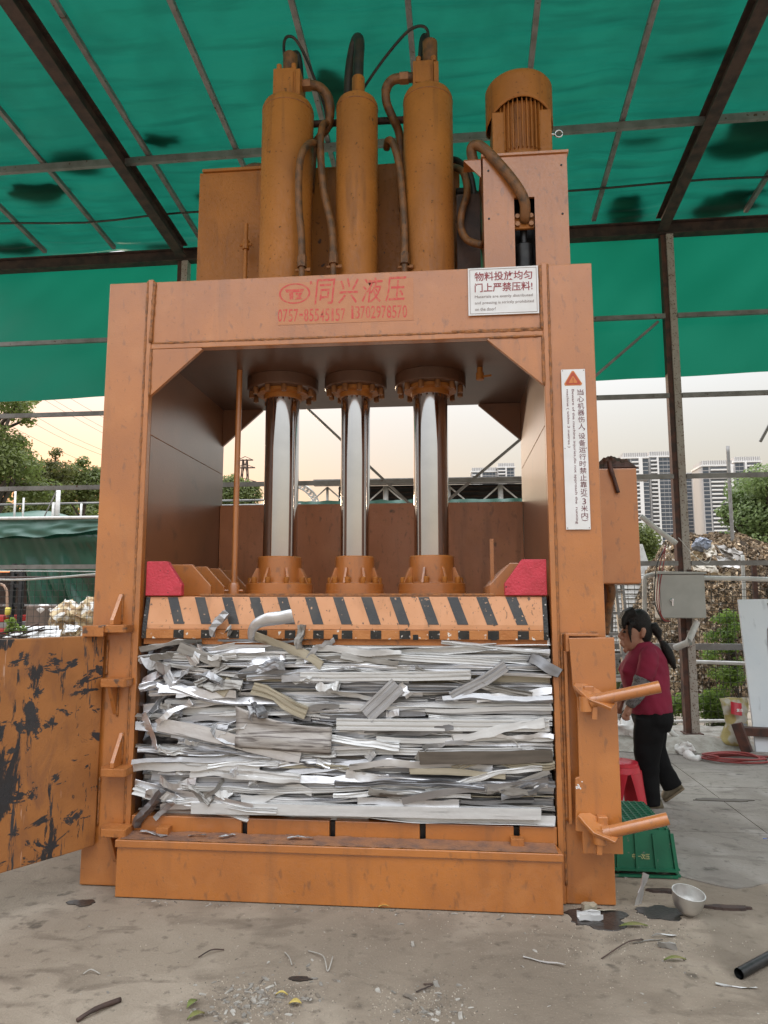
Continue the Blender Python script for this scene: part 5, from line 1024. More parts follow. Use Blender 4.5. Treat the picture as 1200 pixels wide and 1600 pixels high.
pipe([at(1098,903,4.5), at(1150,904,4.5), at(1230,906,4.5)], .027, M['white_pipe'], 'conduit', 'white horizontal plastic conduit running right from the electrical box', 'conduit')
pipe([at(1001,806,4.42), at(1028,828,4.42), at(1057,849,4.42)], .030, M['white_pipe'], 'slanting_pipe', 'pale grey pipe slanting down to the rear post')
cl = build(MB().cyl(at(1089,972,4.35), at(1074,1006,4.25), .035, n=14), 'pipe_bracket', M['white_pipe'], smooth=35, label='pale tube bracket slanting below the electrical box', cat='bracket')
k = MB(); a1 = at(1055,1012,4.3); a2 = at(1078,1003,4.16); k.tube([a1, a2], .036, 16, cap=False); k.tube([a1, a2], .028, 16, cap=False); build(k, 'open_tube', M['white_pipe'], cl, smooth=35)
for i, r_ in enumerate((.006, .006, .007)):
    pipe([at(1040 - i, 852 + i*3, 4.4), at(1037 - i*5, 880, 4.30), at(1031 - i*4, 915, 4.24), at(1030 - i*3, 945, 4.22), at(1036, 966 + i*2, 4.22), at(1048, 971, 4.33)], r_, M['hose_red'] if i < 2 else M['rubber'], 'electric_cable', ('red cable hanging at the left of the electrical box', 'second red cable hanging beside the electrical box', 'black cable looping under the electrical box')[i], 'cable', 6, 8)
pipe([at(1060,840,4.42), at(1085,868,4.40), at(1105,880,4.38), at(1112,868,4.42)], .004, M['white_pipe'], 'thin_wire', 'thin white wire drooping from the rear post over the rail', 'wire', 6, 6)
pipe([at(1060,1033,4.75), at(1200,1038,4.75)], .022, M['white_pipe'], 'rail_pipe', 'white pipe rail below the thick grey rail', 'pipe'); pipe([at(940,1129,4.8), at(1140,1126,4.8)], .018, M['white_pipe'], 'rail_pipe', 'thin white pipe low behind the rear post', 'pipe')
pipe([at(952,1062,4.7), at(985,1060,4.7)], .03, M['white_pipe'], 'rail_pipe', 'white pipe behind the woman', 'pipe')
pipe([at(1042,1138,4.35), at(1065,1158,4.35)], .03, M['white_pipe'], 'short_pipe', 'short pale pipe leaning at the foot of the rear post', 'pipe')
pipe([at(1076,700-14,9.5), at(1081,840,9.5)][0:2], .03, M['galv'], 'thin_pole', 'x', 'pole') if False else None
pipe([at(1137,697,10), at(1141,780,10), at(1145,850,10)], .033, M['galv'], 'tall_pole', 'tall thin grey pole behind the waste paper heap', 'pole')
pipe([at(1160,867,5.6), at(1164,960,5.6)], .022, M['white_pipe'], 'fence_pole', 'thin pale pole in front of the waste paper heap', 'pole')
# leaning white board
M['board'] = mat('white_film_board', (.70,.72,.75), .35, 0, (.62,.66,.71), 1.6, bump=.1, bscale=20, col3=(.50,.52,.55), scale3=9.0, lo3=.62, hi3=.76, stretch3=(1.5,1.5,.35))
bl = [at(1152,938,4.45), at(1262,936,4.45), at(1290,1178,3.95), at(1180,1175,3.95)]; m = MB(); nrm = (bl[1]-bl[0]).cross(bl[3]-bl[0]).normalized() * .03
m.add(bl + [p_ - nrm for p_ in bl], [(0,1,2,3),(7,6,5,4),(0,4,5,1),(1,5,6,2),(2,6,7,3),(3,7,4,0)])
bd = build(m, 'white_board', M['board'], label='large white film covered board leaning at the right edge', cat='board')
m = MB(); q0, q1, q3 = bl[0], bl[1], bl[3]
def onb(u, v): return q0 + (q1-q0)*u + (q3-q0)*v - nrm.normalized() * .034
m.add([onb(u, v) for u, v in ((.40,.03),(.62,.02),(.62,.10),(.50,.13),(.44,.16),(.40,.20),(.36,.23),(.345,.30),(.33,.40),(.32,.40),(.335,.28),(.35,.215),(.39,.18),(.43,.13))], [tuple(range(14))])
build(m, 'torn_film', M['galv'], bd, recalc=False)
# brown steel section
sb = build(MB().bar(at(1155,1142,3.95), at(1250,1146,3.9), .10, .085), 'steel_section', M['rust_red'], bevel=.004, label='brown painted steel section lying on the ground at the right edge', cat='steel beam')
build(MB().bar(at(1151,1130,3.9), at(1168,1176,3.85), .07, .10), 'end_plate', M['rust_red'], sb, bevel=.004)
# sack with a red square
M['sack'] = mat('woven_sack', (.52,.49,.42), .6, 0, (.42,.34,.13), 5.0, .46, .54, bump=.3, bscale=30); 
rings = []; nr = 26
for j in range(nr + 1):
    t_ = j / nr; px = 1147 + 3 * t_ + 2 * math.sin(t_ * 5); py = 1167 - 76 * t_; q = at(px, py, 4.25); hw = (17 + 2.5 * math.sin(t_ * 7 + 1)) * min(1, .72 + t_ * 3) ; hd = .13 * min(1, .5 + t_ * 4) * (1 - .85 * max(0, (t_ - .55) / .45))
    rings.append((q, Vector((hw * .0077, 0, 0)), Vector((0, hd, 0))))
sk = MB().loft(rings, 40); sk.v = [(v[0] + .03*noise.noise((v[0]*5, v[1]*5, v[2]*7)) + .014*noise.noise((v[0]*16, v[1]*16, v[2]*16)), v[1] + .05*noise.noise((v[0]*6, v[1]*6, v[2]*6+4)) + .022*noise.noise((v[0]*17, v[1]*17, v[2]*15+4)), v[2] + .015*noise.noise((v[0]*9, v[1]*3, 2))) for v in sk.v]
sack = build(sk, 'woven_sack', M['sack'], smooth=50, label='yellow and white woven sack with a red square leaning on the fence', cat='sack')
m = MB(); m.grid(lambda u, v: Vector(at(1136 + u*17 - v*2, 1094 + v*18 + u*3, 4.25)) + Vector((0, -.10 - .03*math.sin(math.pi*u) - .05*v, 0)), 6, 6); rsq = build(m, 'red_print', M['stool_red'], sack, recalc=False, smooth=True)
v_, f_, s_ = text_mb('复合', .07, .035, .03); m = MB(); q = at(1140, 1108, 4.25); m.add([(q.x + a, 4.25 - .195, q.z + b2) for a, b2 in v_], f_); build(m, 'lettering', M['sign'], sack, recalc=False)
v_, f_, s_ = text_mb('复合肥料', .15, .032, .0); m = MB(); q = at(1135, 1130, 4.25); m.add([(q.x + a, 4.25 - .185, q.z + b2) for a, b2 in v_], f_); build(m, 'lettering', mat('blue_print', (.08,.18,.42), .6), sack, recalc=False)
# red hose coil
pts = []; hc = gnd(1150, 1190)
for i in range(110):
    a = i * .21; e = 1 + .12 * math.sin(a * .37) + .05 * math.sin(a*1.9)
    pts.append((hc.x + .05*math.sin(i*.05) + (.30 + .05*math.sin(a*.23)) * e * math.cos(a), hc.y + .02*math.cos(i*.04) + .15 * e * math.sin(a), .020 + .0004*i + .008*math.sin(a*2.3)))
build(MB().tube(pts, .010, 8), 'hose_coil', M['hose_red'], smooth=True, label='coil of red hose lying on the yard floor', cat='hose')
# plastic bags
M['film'] = mat('white_film', (.70,.68,.66), .4, 0, (.6,.55,.53), 6, bump=.6, bscale=24)
for px, py, rx_, ry_, rz_, seed, lab in ((1072,1180,.09,.09,.11,1,'crumpled white plastic bag beside the hose coil'),(985,1165,.18,.18,.32,2,'white plastic sacking piled behind the woman'),(1035,1160,.20,.12,.10,3,'pinkish plastic sheet behind the woman at the post foot'),(972,1135,.16,.14,.6,4,'pale plastic bundle beyond the lock plate')):
    q = gnd(px, py); m = MB(); rings = []; nr = 22
    for j in range(nr + 1):
        t_ = j / nr; zz = rz_ * t_; rr = math.sin(math.pi * min(.98, .25 + .72 * t_)) ** .7
        rings.append(((q.x, q.y, .012 + zz), Vector((rx_*rr, 0, 0)), Vector((0, ry_*rr, 0))))
    m.loft(rings, 44); m.v = [(x + .05*noise.noise((x*9, y*9, z*11+seed)) + .03*noise.noise((x*28, y*28, z*28+seed)), y + .05*noise.noise((x*9+3, y*9, z*12+seed)) + .03*noise.noise((x*27, y*27+3, z*27+seed)), max(.011, z + .045*noise.noise((x*13, y*13+7, z*9+seed)) + .025*noise.noise((x*30, y*30, z*25+seed)))) for x, y, z in m.v]
    build(m, 'plastic_bag', M['film'], smooth=60, label=lab, cat='plastic bag')
q = gnd(1090, 1189); m = MB().tube(spline([gnd(1075,1184)+Vector((0,0,.03)), gnd(1085,1189)+Vector((0,0,.02)), gnd(1094,1188)+Vector((0,0,.03))], 4), [.05,.05,.045,.04,.035,.035,.03,.03,.02], 10); build(m, 'bag_tail', M['film'], bpy.data.objects['plastic_bag'], smooth=True)
chip(1195, 1312, .02, 'small blue scrap at the right edge of the yard floor', None, to_mesh(chips[0], 'blue_scrap', mat('blue_plastic', (.03,.10,.45), .5), False)); chip(978+176, 1283, .02, 'pale paper scrap on the yard slabs', None)
# aluminium step ladder
ld = root('step_ladder', tuple(gnd(975, 1130)), 'aluminium step ladder standing behind the press column', 'ladder'); LY = 4.0
for px0, px1 in ((966, 984), (977, 995)): build(MB().bar(at(px0 - 6, 905, LY + .1), at(px1 - 2, 1110, LY - .2), .03, .07, (0,1,0)), 'rail', M['galv'], ld)
for i in range(6):
    t_ = (i + .6) / 6.2; a = at(960 + 18*t_, 905 + 205*t_, LY + .1 - .3*t_); b_ = at(971 + 22*t_, 905 + 205*t_, LY + .1 - .3*t_); build(MB().bar(a - Vector((.28,0,0)), b_, .08, .03), 'rung', M['galv'], ld)
build(MB().bar(at(958, 905, LY + .15), at(950, 1110, LY + .9), .03, .05, (0,1,0)), 'rear_rail', M['galv'], ld)
# ---------------------------------------------------------------- wire fence behind the shelter
FY = 5.25
fn = root('wire_fence', (0, FY, 0), 'dark welded wire mesh fence behind the shelter', 'fence')
M['wire'] = mat('dark_wire', (.06,.06,.055), .5, .4)
vme = to_mesh(MB().cyl((0,0,0), (0,0,1.98), .003, n=5), 'vertical_wire', M['wire'], False); hme = to_mesh(MB().cyl((0,0,0), (5.2,0,0), .003, n=5), 'horizontal_wire', M['wire'], False)
for x0, n in ((-6.9, 44), (1.3, 60)):
    for i in range(n): inst(vme, 'vertical_wire', fn, (x0 + i * .085, FY, .02))
    for j in range(22): inst(hme, 'horizontal_wire', fn, (x0 - .02, FY + .008, .08 + j * .088), scale=((n - 1) * .085 / 5.2 + .01, 1, 1))
for x in (-6.92, -3.1, 1.28, 3.8, 6.3): build(MB().bar((x, FY + .03, 0), (x, FY + .03, 2.05), .05, .05), 'fence_post', M['rust_red'], fn)
# ---------------------------------------------------------------- waste paper heap
HY = 9.0
M['heap_core'] = mat('packed_waste_paper', (.20,.15,.10), .95, 0, (.10,.075,.05), 4, bump=1.0, bscale=18)
M['paper'] = mat('paper_scraps', (.32,.235,.15), .9, 0, (.13,.088,.054), 2.5, .38, .62, island=.85); M['paper2'] = mat('pale_paper_scraps', (.60,.55,.48), .8, 0, (.45,.33,.20), 2.0, island=.5)
def heap_pt(u, v):          # u along x, v round from the front foot up and over
    x = 1.75 + u * 4.3 ; top = at(1010 + u * 175, 0, HY).x
    prof = min(1, u * 4) ** .6 * min(1, (1 - u) * 5.5) ** .7
    H = (2.72 + .30 * noise.noise((x*.9, 0, 3)) - .50 * u) * prof + .02
    if v < .72: t_ = v / .72; y = HY - .3 + .25 * t_ + .75 * t_**3; z = H * (t_ ** .9)
    else: t_ = (v - .72) / .28; y = HY + .7 + 1.5 * t_; z = H * (1 + .12 * math.sin(t_ * 2.4)) 
    y += .22 * noise.noise((x*1.3, z*1.6, 2)); return Vector((x + 1.0 * (HY - 9), y, z + .10 * noise.noise((x*3, y*3, z*2))))
hx = at(1030, 900, HY).x
def hp_(u, v): q = heap_pt(u, v); q.x += hx - 2.05; return q
heap = build(MB().grid(hp_, 70, 50), 'waste_paper_heap', M['heap_core'], smooth=True, label='tall heap of shredded waste paper and cardboard behind the fence', cat='heap', kind='stuff')
for nm, cnt, mm_, smin, smax in (('paper_scraps', 22000, 'paper', .014, .045), ('pale_scraps', 3200, 'paper2', .012, .036)):
    m = MB()
    for k in range(cnt):
        u = rnd.random(); v = rnd.random() ** .8 if nm == 'paper_scraps' else rnd.random(); 
        if nm == 'pale_scraps' and rnd.random() < .6: u *= .22
        q = hp_(u, v); ax = Vector((rnd.gauss(0,1), rnd.gauss(-1,.7), rnd.gauss(.3,.8))).normalized(); a = ax.orthogonal().normalized(); a.rotate(Matrix.Rotation(rnd.uniform(0, 6.28), 3, ax)); b_ = ax.cross(a); s1 = rnd.uniform(smin, smax); s2 = s1 * rnd.uniform(.4, 1); q = q + Vector((0, -.05, .02)); cv = ax * s1 * rnd.uniform(-.4, .4)
        m.add([q - a*s1 - b_*s2, q + a*s1 - b_*s2 + cv, q + a*s1 + b_*s2, q - a*s1 + b_*s2 + cv], [(0,1,2),(0,2,3)])
    build(m, nm, M[mm_], heap, recalc=False, kind='stuff')
def sheet(corners, Y, m_, nm, lab, cat, seed, amp=.08):
    P4 = [at(px, py, Y) for px, py in corners]
    m = MB(); m.grid(lambda u, v: (P4[0]*(1-u)*(1-v) + P4[1]*u*(1-v) + P4[2]*u*v + P4[3]*(1-u)*v) + Vector((0, amp*noise.noise((u*4, v*4, seed)) - .1*v, amp*.5*noise.noise((u*5+2, v*5, seed)))), 10, 8)
    build(m, nm, m_, solid=.006, smooth=40, label=lab, cat=cat)
M['kraft'] = mat('kraft_cardboard', (.48,.38,.26), .8, 0, (.40,.31,.2), 4); M['greyfilm'] = mat('grey_film', (.32,.29,.26), .5, 0, (.24,.22,.2), 5); M['bluefilm'] = mat('bluish_film', (.24,.26,.31), .4, 0, (.16,.18,.23), 14, bump=.6, bscale=30)
sheet([(1078,862),(1100,858),(1094,876),(1070,874)], 8.45, M['kraft'], 'cardboard_sheet', 'crumpled tan cardboard on the heap below the plastic ball', 'cardboard', 1)
sheet([(1097,855),(1114,850),(1117,866),(1102,872)], 8.40, M['paper2'], 'cardboard_sheet', 'small cream carton flap on the paper heap', 'cardboard', 2)
sheet([(1118,850),(1160,862),(1162,880),(1128,870)], 8.45, M['greyfilm'], 'plastic_sheet', 'grey plastic sheet draped over the top of the paper heap', 'plastic sheet', 3, .15)
sheet([(1118,868),(1160,876),(1152,890),(1122,886)], 8.38, M['film'], 'plastic_sheet', 'white plastic sheet on the paper heap below the grey one', 'plastic sheet', 4)
sheet([(1076,876),(1118,884),(1120,895),(1082,892)], 8.38, M['paper2'], 'cardboard_sheet', 'pale cardboard ledge in the middle of the paper heap', 'cardboard', 5)
sheet([(1105,893),(1140,895),(1146,908),(1112,908)], 8.36, M['kraft'], 'cardboard_sheet', 'pinkish cardboard piece under the white plastic sheet', 'cardboard', 6)
q = at(1096, 851, 8.45); m = MB().loft([((q.x, q.y, q.z + z), Vector((.15*math.cos(z*8.5), 0, 0)), Vector((0, .13*math.cos(z*8.5), 0))) for z in [-.15 + .3*k/16 for k in range(17)]], 32); m.v = [(x + .05*noise.noise((x*10,y*10,z*10)) + .04*noise.noise((x*30,y*30,z*30)), y + .05*noise.noise((x*10,y*10+5,z*10)) + .04*noise.noise((x*30,y*30+5,z*30)), z*.8 + q.z*.2 + .03*noise.noise((x*15,y*15,z*15+3)) + .03*noise.noise((x*33,y*33,z*33+3))) for x,y,z in m.v]
build(m, 'plastic_ball', M['bluefilm'], smooth=40, label='wadded bluish plastic ball on top of the paper heap', cat='plastic film')
# white slatted wall and pale gable behind the fence
wr = root('slatted_shutter', (2.6, 11, 0), 'white slatted shutter wall behind the ladder', 'shutter'); a = at(945, 990, 11); b_ = at(1012, 905, 11)
for i in range(16): z = .6 + (b_.z - .6) * i / 15; build(MB().prism([(11.0, z), (11.03, z + .10), (11.05, z + .10), (11.02, z)], 'x', a.x - .4, b_.x + .1), 'slat', M['white_pipe'], wr)
build(MB().box(a.x - .4, b_.x + .1, 11.06, 11.1, 0, b_.z + .1), 'back_panel', M['galv'], wr)
build(MB().prism([(at(1000,850,12).x, 1.0), (at(1022,905,12).x, 1.0), (at(1022,905,12).x, at(1020,905,12).z), (at(1004,850,12).x, at(1004,850,12).z), (at(1000,850,12).x, at(1004,850,12).z)], 'y', 12, 12.1), 'pale_gable', M['white_pipe'], label='pale sloping gable panel left of the paper heap', cat='panel')
ws = root('low_wall', (6, 10.8, 0), 'pale block wall behind the fence at the far right', 'wall'); build(MB().box(4.6, 12, 10.8, 11, 0, 1.95), 'wall_face', M['white_pipe'], ws); build(MB().box(4.5, 12.1, 10.75, 11.05, 1.952, 2.03), 'coping', M['galv'], ws)
a = at(1178, 905, 10); sheet([(1172,893),(1230,880),(1235,906),(1172,908)], 10, M['pale_tarp'], 'green_awning', 'pale green awning at the right edge beside the paper heap', 'awning', 8)
# ---------------------------------------------------------------- vegetation
def leafmat(nm, c, c2): return add_translucent(mat(nm, c, .55, 0, c2, 1.2, .35, .65, island=.35), tuple(x*1.9 for x in c), .42)
M['leaf_dark'] = leafmat('leaf_dark', (.085,.095,.024), (.12,.125,.030)); M['leaf_mid'] = leafmat('leaf_mid', (.10,.130,.032), (.145,.165,.042)); M['leaf_pale'] = leafmat('leaf_pale', (.12,.17,.055), (.17,.21,.075)); M['leaf_fresh'] = leafmat('leaf_fresh', (.12,.19,.03), (.20,.26,.045))
M['bark'] = mat('bark', (.10,.075,.055), .9, 0, (.06,.045,.035), 12, bump=.6, bscale=30)
def clumps_mesh(cl, count, ls, rg):
    m = MB(); tot = sum(c[1] ** 2 for c in cl)
    for c, r in cl:
        for _ in range(int(count * r * r / tot)):
            d = Vector((rg.gauss(0,1), rg.gauss(0,1), rg.gauss(0,1))).normalized(); q = Vector(c) + Vector((d.x, d.y, d.z * .75)) * (r * rg.random() ** .45)
            ax = (d + Vector((rg.gauss(0,.6), rg.gauss(0,.6), .5 + rg.gauss(0,.5)))).normalized(); a = ax.orthogonal().normalized(); a.rotate(Matrix.Rotation(rg.uniform(0, 6.28), 3, ax)); b_ = ax.cross(a); s1 = ls * rg.uniform(.6, 1.4)
            m.add([q - a*s1, q - b_*s1*.5 + ax*s1*.1, q + a*s1, q + b_*s1*.5 + ax*s1*.1], [(0,1,2),(0,2,3)])
    return m
def tree(px, Y, clumps, leaf, cnt, ls, lab, trunk_r=.12, top=None, nm='tree', group=None, limbs=True):
    """clumps: (px, py, radius m, dy)"""
    rg = random.Random(int(px * 13 + Y * 7)); b0 = at(px, 900, Y); base = Vector((b0.x, Y, 0)); rt_ = root(nm, tuple(base), lab, 'tree' if nm == 'tree' else 'shrub', group)
    cl = [(Vector(at(cx, cy, Y)) + Vector((0, dy, 0)), r) for cx, cy, r, dy in clumps]; topz = max(c[0].z for c in cl); low = min(c[0].z for c in cl)
    fork = Vector((base.x + rg.uniform(-.2,.2), Y, max(.3, low * .75))); tp = max(cl, key=lambda c: c[0].z)[0]
    m = MB(); m.tube(spline([base - Vector((0,0,.1)), base.lerp(fork, .5) + Vector((rg.uniform(-.1,.1), 0, 0)), fork, fork.lerp(tp, .5) + Vector((rg.uniform(-.2,.2), 0, 0)), tp], 4), [trunk_r * (1 - .055 * i) for i in range(17)], 8)
    tr = build(m, 'trunk', M['bark'], rt_, smooth=True)
    if limbs:
        for c, r in cl:
            s0 = fork.lerp(tp, rg.uniform(0, .55)); mid = s0.lerp(c, .55) + Vector((rg.uniform(-.1,.1), rg.uniform(-.1,.1), .15)); build(MB().tube(spline([s0, mid, c], 4), [trunk_r * .4 * (1 - .09*i) for i in range(9)], 6), 'limb', M['bark'], tr, smooth=True)
    build(clumps_mesh(cl, cnt, ls, rg), 'crown', M[leaf], rt_, recalc=False); return rt_
def scatter(x0, x1, y0, y1, n, rmin, rmax, dy, seed):
    g_ = random.Random(seed); return [(g_.uniform(x0, x1), g_.uniform(y0, y1), g_.uniform(rmin, rmax), g_.uniform(-dy, dy)) for _ in range(n)]
tree(-10, 14, scatter(-90,46,600,650,11,.45,.75,1.5,1) + scatter(-90,30,660,720,9,.4,.75,1.5,2) + scatter(-60,60,715,765,12,.4,.7,1.5,3) + [(40,622,.35,0),(44,655,.3,0),(30,690,.35,0),(34,712,.3,0)], 'leaf_mid', 20000, .056, 'tall broad tree at the left edge behind the tarp shed', .2)
tree(84, 17, [(72,745,.5,0),(80,725,.28,0),(88,708,.25,0),(62,735,.5,.3),(100,735,.45,0),(50,750,.55,0),(75,770,.5,0),(95,760,.4,0)], 'leaf_dark', 4600, .052, 'thin branched tree with sunset light behind it', .09)
tree(122, 19, [(105,745,.4,0),(118,738,.45,0),(130,722,.28,0),(137,745,.5,0),(150,738,.3,0),(120,765,.7,0),(145,765,.6,0),(100,772,.6,0),(160,755,.5,0)], 'leaf_mid', 6500, .06, 'spreading tree behind the shed beside the left column', .1)
tree(20, 20, scatter(-60,60,775,820,9,.6,.9,1,11), 'leaf_dark', 9000, .075, 'dark low tree behind the tarp shed at the left edge', .14)
tree(110, 21, scatter(60,165,778,820,10,.6,.9,1,12), 'leaf_mid', 10500, .075, 'dense green tree above the tarp shed near the column', .14)
tree(365, 26, [(362,755,.55,0),(375,765,.7,0),(390,772,.6,0),(355,775,.8,0),(378,782,.8,0),(345,768,.7,0),(398,760,.25,0)], 'leaf_mid', 9000, .07, 'round green tree seen past the left ram', .14)
tree(1190, 15, scatter(1160,1260,755,800,12,.35,.65,1.2,21) + scatter(1150,1260,800,880,16,.4,.75,1.2,22) + [(1140,790,.22,0),(1128,800,.2,0),(1148,775,.25,0),(1135,815,.2,0)], 'leaf_pale', 24000, .052, 'large pale green tree at the right edge', .18)
tree(1012, 22, scatter(998,1034,838,905,9,.45,.75,.5,31), 'leaf_mid', 9000, .062, 'round green tree between the press cabinet and the paper heap', .12)
tree(1128, 5.55, scatter(1112,1150,955,1010,10,.09,.17,.12,41) + scatter(1110,1152,1010,1080,10,.09,.18,.12,42) + scatter(1100,1140,1080,1130,6,.1,.16,.1,43), 'leaf_fresh', 3800, .022, 'slender leafy shrub growing in front of the paper heap', .018, nm='shrub')
for px, x0, x1, y0, y1, lab, seed in ((1062,1046,1082,1088,1112,'low bright green bush right behind the rear post',51),(1098,1080,1118,1085,1118,'low bright green bush left of the sack',52),(968,955,985,1045,1090,'green bush behind the woman and the ladder',53),(1130,1115,1150,1115,1140,'dark green bush at the foot of the fence beside the sack',54),(1030,1020,1048,1100,1140,'dark bush low behind the woman',55)):
    tree(px, 5.45, scatter(x0,x1,y0,y1,8,.09,.16,.12,seed), 'leaf_fresh' if seed < 53 else 'leaf_mid', 1800, .022, lab, .012, nm='shrub', limbs=False)
tree(12, 6.4, scatter(5,40,968,990,5,.06,.10,.1,61), 'leaf_fresh', 700, .022, 'small weed growing up behind the open door', .008, nm='shrub', limbs=False)
# ---------------------------------------------------------------- tarpaulin covered shed at the left
SY = 10.0
shd = root('tarp_shed', (at(60, 900, SY).x, SY, 0), 'low shed hung with dark green tarpaulin at the left', 'shed')
xl = at(-160, 900, SY).x; xr = at(420, 900, SY).x; zt = at(75, 813, SY).z; zb = at(75, 946, SY).z
def drape(u, v):
    x = xl + u * (xr - xl); z = zt + (zb - zt) * v; zc = at(0, 842, SY).z
    f = .12 * noise.noise((x*.9, z*.6, 0)) + .13 * noise.noise((x*2.6 + z*1.6, z*.8, 3)) + .09 * noise.noise((x*6 + z*2.4, z*1.0, 5)); f *= .4 + .9 * v
    bag = .12 * math.exp(-((z - zc) / .22) ** 2); x2 = x
    if v > .60 and x < at(42, 900, SY).x: z = max(z, zt + (zb - zt) * .60)
    return Vector((x2, SY + f - bag, z + .05 * math.sin(x * 1.7) * v))
build(MB().grid(drape, 190, 50), 'tarp_front', M['dark_tarp'], shd, smooth=True, recalc=False)
zm = at(75, 845, SY).z
def flap(u, v):
    x = xl + u * (xr - xl); z = zt + .02 - (zt - zm) * .75 * v * (1 + .25 * math.sin(x*1.2) + .3 * noise.noise((x*1.5, 0, 2))); return Vector((x, SY - .16 - .10 * noise.noise((x*2.2, v*3, 1)) - .10 * v, z))
build(MB().grid(flap, 120, 12), 'top_flap', M['pale_tarp'], shd, smooth=True, recalc=False)
build(MB().grid(lambda u, v: Vector((xl + u*(xr-xl), SY - .1 + v*5, zt + .02 + (.55 * math.exp(-((u - .22) / .13) ** 2) - .08) * min(1, v*2.5) + .08 * noise.noise((u*12, v*5, 0)))), 60, 20), 'tarp_top', M['pale_tarp'], shd, smooth=True, recalc=False)
build(MB().tube([Vector((xl, SY - .2, zt + .03)), Vector((xr, SY - .2, zt + .02))], .035, 10), 'ridge_pipe', M['white_pipe'], shd, smooth=True)
build(MB().tube([Vector((xl, SY - .05, zb - .01)), Vector((xr, SY - .05, zb + .01))], .025, 8), 'hem_pipe', M['galv'], shd, smooth=True)
zr = at(75, 787, SY).z
build(MB().tube([Vector((xl, SY + .1, zr)), Vector((xr, SY + .1, zr + .03))], .022, 8), 'hand_rail', M['galv'], shd, smooth=True)
for px, pt, r_ in ((23, 768, .022), (90, 766, .045), (83, 785, .035), (36, 778, .02), (126, 787, .022), (330, 770, .03)):
    a = at(px, 822, SY); t_ = at(px + 2, pt, SY); build(MB().cyl(Vector((a.x, SY - .02, a.z - .1)), Vector((t_.x, SY - .02, t_.z)), r_, n=10), 'stanchion', M['white_pipe'], shd, smooth=True)
build(MB().cyl(at(64, 818, SY - .05), at(88, 768, SY - .05), .014, n=8), 'strut', M['galv'], shd)
M['palewall'] = mat('pale_green_wall', (.50,.58,.53), .8, 0, (.42,.50,.45), 2)
build(MB().box(at(66, 950, SY).x, xr, SY + .6, SY + .7, 0, zb + .2), 'rear_wall', M['palewall'], shd); build(MB().box(xl, at(66, 950, SY).x - .01, SY + 2.5, SY + 2.6, 0, zb + .8), 'dark_rear_wall', M['rust'], shd)
for px in (-40, 42, 160): x = at(px, 950, SY).x; build(MB().bar((x, SY + .3, 0), (x, SY + .3, zt), .1, .1), 'shed_post', M['galv'], shd)
# white cable strung in front
pipe([at(-20,905,5.0), at(25,906,5.0), at(80,903,5.0), at(150,897,5.0), at(230,890,5.0)], .014, M['white_pipe'], 'sagging_conduit', 'pale sagging conduit strung along the left of the shelter', 'conduit')
pipe([at(-20,892,5.0), at(150,893,5.0), at(240,893,5.0)], .007, M['white_pipe'], 'taut_wire', 'taut white wire under the left rail', 'wire', 2, 6); pipe([at(-20,903,5.1), at(150,901,5.1), at(240,900,5.1)], .016, M['rust'], 'dark_bar', 'dark thin bar under the white wire at the left', 'bar', 2, 6)
# sacks of scrap foam, planks and sheets behind the door
M['foam'] = mat('yellow_foam_waste', (.44,.34,.20), .85, 0, (.22,.13,.06), 9, .42, .58, bump=.9, bscale=26, col3=(.60,.57,.52), scale3=7, lo3=.52, hi3=.58)
for px, py, rx_, rz_, lab in ((105,962,.28,.26,'yellowish bundle of foam waste seen over the open door'),(140,962,.24,.30,'brown white bundle of foam waste beside the left column'),(95,978,.25,.16,'striped foam bundle low in front of the pale green wall')):
    c = at(px, py, 8.2); rings = []; nr = 26
    for j in range(nr + 1):
        t_ = j / nr; zz = (c.z + rz_) * t_; rr = min(1, (1 - t_) * 5.0 + .12) ** .55; rings.append(((c.x, 8.2, zz), Vector((rx_ * rr, 0, 0)), Vector((0, rx_ * rr, 0))))
    m = MB().loft(rings, 40); m.v = [(x + .10*noise.noise((x*4,y*4,z*4)) + .06*noise.noise((x*11,y*11,z*11)), y + .10*noise.noise((x*4+4,y*4,z*4)) + .06*noise.noise((x*11+4,y*11,z*11)), max(0, z + .10*noise.noise((x*5,y*5,z*5)) + .05*noise.noise((x*13,y*13,z*13)))) for x,y,z in m.v]; build(m, 'foam_bundle', M['foam'], smooth=50, label=lab, cat='waste bundle')
c = at(57, 965, 8.4); build(MB().box(c.x - .22, c.x + .2, 8.4, 8.8, 0, c.z + .22), 'brown_drum_box', mat('brown_carton', (.16,.11,.085), .8, 0, (.10,.075,.06), 6), bevel=.03, label='dark brown carton between the forklift and the pale wall', cat='carton')
c = at(61, 952, 8.35); m = MB().loft([((c.x, 8.5, c.z - .08), (.12,0,0), (0,.1,0)), ((c.x, 8.5, c.z), (.15,0,0), (0,.12,0)), ((c.x, 8.5, c.z + .09), (.08,0,0), (0,.07,0))], 12); build(m, 'white_bag', M['film'], smooth=True, label='white bag sitting on the dark brown carton', cat='bag')
for i, (cs, lab) in enumerate(((((30,979),(92,978),(98,992),(10,996)), 'white sheet lying on the scrap behind the open door'), (((60,986),(96,984),(98,999),(40,1002)), 'second white sheet just above the door edge'), (((104,976),(126,978),(124,986),(106,988)), 'small white sheet beside the hinge'))):
    sheet(cs, 6.6 - .2 * i, M['sign'], 'white_sheet', lab, 'sheet', i, .03)
